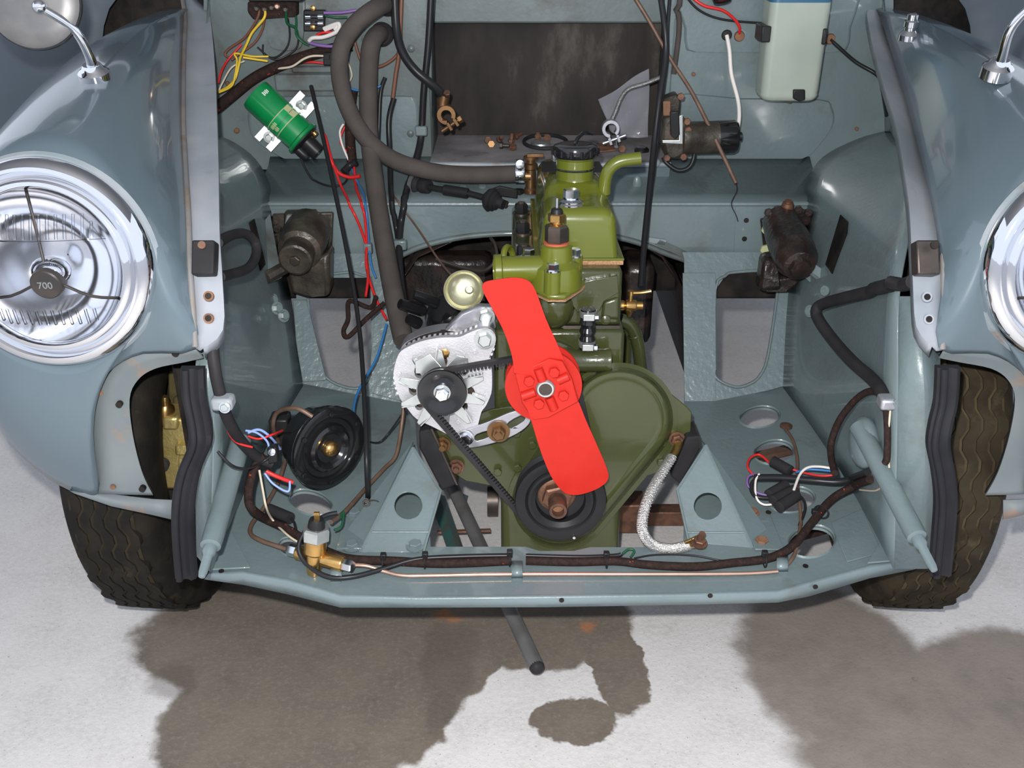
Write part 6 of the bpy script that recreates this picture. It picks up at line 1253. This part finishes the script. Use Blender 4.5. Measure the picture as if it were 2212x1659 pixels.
for px, py, lab, mt in ((1570, 76, 'black grommet of the white wire', 'rubber'), (1597, 78, 'grommet of the red wire', 'rust'), (1793, 84, 'rusty grommet right of the washer bottle', 'rust')):
    g_ = MB().lathe(P(px, py, 1.856), (0, -1, 0), [(.0085, -.004), (.0095, .0), (.008, .004), (.004, .005)], 18).build('wire_grommet', mt, None); tag(g_, lab, 'grommet', 'grommets of the right bulkhead')
pl = MB().lathe(P(1560, -4, 1.84), (.1, -.5, -1), [(.017, -.02), (.018, .0), (.015, .008), (.006, .010)], 20).build('rubber_plug', 'gloss_black', None); tag(pl, 'glossy black plug at the top of the right bulkhead', 'plug')
C('rod', [(1368, -10, 1.86), (1402, 45, 1.85), (1450, 130, 1.83), (1495, 200, 1.80), (1540, 290, 1.76), (1590, 396, 1.71)], 9, 'copper_dull', 'thin brown rod slanting across the wiper motor', 'rod')
C('wire', [(1590, 396, 1.712), (1592, 412, 1.70), (1580, 440, 1.69), (1590, 465, 1.68), (1594, 478, 1.675)], 2.5, 'cable_black', 'hair-thin wire hanging from the slanting rod end')
C('cable', [(1425, -20, 1.83), (1436, 60, 1.81), (1438, 120, 1.80), (1425, 210, 1.77), (1412, 320, 1.74), (1402, 420, 1.68), (1392, 520, 1.62), (1384, 620, 1.56)], 13, 'cable_black', 'long black cable dropping right of the battery tray', 'cable', n=10)
C('cable', [(1448, -20, 1.835), (1442, 60, 1.815), (1441, 130, 1.805), (1430, 210, 1.775), (1418, 320, 1.745), (1406, 420, 1.685), (1396, 520, 1.625)], 8, 'cable_black', 'thinner black cable alongside the one right of the battery tray', 'cable', n=10)
C('pipe', [(1468, -20, 1.855), (1467, 60, 1.855), (1462, 110, 1.855), (1455, 160, 1.85)], 12, 'hose_rubber', 'short brown hose at the corner of the right bulkhead', 'hose', n=10)
# battery tray contents
S = lambda px, py, h=0: PZ(px, py, zS+h)
def nutbolt(px, py, lab, kind, ax_, L_, mat):
    p = S(px, py, .006)
    if kind == 'bolt':
        t = thing('bolt', S(px, py), lab, 'bolt', 'loose bits on the battery tray'); MB().hexa(p, ax_, .0065, .006).build('head', mat, t, ang=25); MB().cyl(p+V(ax_).normalized()*.006, p+V(ax_).normalized()*L_, .0038, n=10).build('shank', mat, t)
    else:
        t = thing('nut', S(px, py), lab, 'nut', 'loose bits on the battery tray'); MB().lathe(p, ax_, [(.0068, -.004), (.0075, -.003), (.0075, .003), (.0068, .004), (.004, .004), (.004, -.003)], 6).build('hex_body', mat, t, ang=25); MB().lathe(p, ax_, [(.0045, -.0042), (.0045, .0045), (.0036, .0045)], 14).build('thread_bore', mat, t)
nutbolt(1054, 303, 'orange rusty nut at the left of the loose bits', 'nut', (.2, -1, .3), 0, 'rust')
nutbolt(1061, 311, 'small brass-coloured nut standing on edge', 'nut', (.1, -1, .2), 0, 'bronze')
nutbolt(1078, 302, 'brown bolt head beside the rusty nut', 'bolt', (.3, -.6, .4), .014, 'rusty_steel')
nutbolt(1080, 314, 'dark bolt lying in front of the tray bits', 'bolt', (1, -.2, 0), .018, 'dark_steel')
nutbolt(1104, 308, 'rusty bolt standing next to the rubber ring', 'bolt', (.1, .1, 1), .018, 'rusty_steel')
nutbolt(1108, 318, 'dark nut touching the rubber ring', 'nut', (0, -.4, 1), 0, 'rusty_steel')
nutbolt(1112, 296, 'brown bolt lying behind the rubber ring', 'bolt', (.7, .7, .2), .02, 'rusty_steel')
nutbolt(1162, 298, 'rusty bolt head inside the rubber ring', 'bolt', (0, -.3, 1), .010, 'rust')
nutbolt(1182, 298, 'orange rusty nut inside the rubber ring', 'nut', (.2, -.5, 1), 0, 'rust')
nutbolt(1332, 318, 'bright small bolt standing right of the rocker cover', 'bolt', (0, -.1, 1), .014, 'bright_steel')
nutbolt(1343, 322, 'rusty nut beside the bright small bolt', 'nut', (.3, -1, .4), 0, 'rust')
nutbolt(1312, 312, 'brown bolt on the rusty flat plate', 'bolt', (.4, -.2, 1), .012, 'rusty_steel')
rgp = S(1178, 306, .003); ring_ = MB().torus(rgp, (0, 0, 1), .056, .0042, 48, 8, sy=.75).build('rubber_ring', 'rubber', None); tag(ring_, 'thin black rubber ring lying on the battery tray', 'ring')
cpn = MB().lathe(S(1168, 312), (0, 0, 1), [(.020, 0), (.019, .004), (.010, .007), (.001, .007)], 28).build('steel_dome', 'zinc', None); tag(cpn, 'shiny steel dome washer inside the rubber ring', 'washer')
pt = MB().prism([S(x, y, .001) for x, y in [(1272, 320), (1290, 312), (1325, 316), (1330, 326), (1300, 330), (1276, 328)]], (0, 0, .003)).build('flat_plate', 'rust', None, bevel=.001); tag(pt, 'rusty flat plate on the tray right of the rocker cover', 'plate')
cap_ = MB().lathe(S(1386, 327), (0, 0, 1), [(.014, 0), (.014, .004), (.010, .008), (.001, .009)], 24).build('rubber_bung', 'gloss_black', None); tag(cap_, 'small black rubber bung at the right of the tray shelf', 'bung')
# earth lead with clamp and its plastic bag
el = thing('battery_earth_lead', S(1318, 300), 'grey braided battery lead with lead clamp at the right of the tray', 'battery lead')
q_ = [P(1432, 165, 1.90), P(1395, 180, 1.90), P(1358, 192, 1.90), P(1340, 215, 1.90), P(1330, 240, 1.89), P(1322, 258, 1.885)]
MB().tube(q_, .0078, 10, 6, flat=.5).build('braid', 'tinned_braid', el, ang=60)
cc_ = P(1318, 275, 1.875); ux, uy = V((.35, 0, -.94)), V((.94, 0, .35))
MB().prism(arcring(cc_, .010, .0165, .4, 5.9), (0, -.016, 0)).build('ring', 'aluminium_grey', el, bevel=.0015)
for s_ in (-1, 1): MB().box(cc_+ux*.022+uy*(s_*.008)-V((0, .008, 0)), (.014, .006, .015), (ux, uy, V((0, 1, 0)))).build('jaw', 'aluminium_grey', el, bevel=.001)
MB().cyl(cc_+ux*.022-uy*.022-V((0, .008, 0)), cc_+ux*.022+uy*.022-V((0, .008, 0)), .0036, n=12).build('pinch_bolt', 'bright_steel', el)
bgp = [[(1292, 215), (1330, 195), (1370, 165), (1402, 148)], [(1300, 235), (1335, 215), (1372, 200), (1403, 185)], [(1312, 262), (1340, 250), (1375, 240), (1402, 225)], [(1318, 282), (1345, 285), (1372, 280), (1400, 262)], [(1330, 290), (1350, 296), (1378, 298), (1400, 296)]]
rows = [[P(x, y, 1.925+.020*math.sin(i*2.7+j*3.3)*(1 if (i+j) % 2 else -.6)) for j, (x, y) in enumerate(r)] for i, r in enumerate(bgp)]
cols_ = list(zip(*[cr(r, 5) for r in rows])); rows2 = [cr(list(c), 5) for c in cols_]
bag = MB().sheet(rows2).build('plastic_bag', 'plastic_bag', None, ang=25, solid=.0006); tag(bag, 'crumpled clear plastic bag leaning in the right of the battery tray', 'plastic bag')
# black sticky label pads seen in the bag
for pts in ([(1352, 200), (1372, 196), (1375, 230), (1356, 236)], [(1350, 245), (1366, 240), (1372, 275), (1352, 272)]):
    o_ = MB().prism([P(*p, 1.945) for p in pts], (0, .002, 0)).build('dark_insert', 'satin_black', None); tag(o_, 'dark piece of print at the %s of the plastic bag' % ('top' if pts[0][1] < 220 else 'bottom'), 'insert')
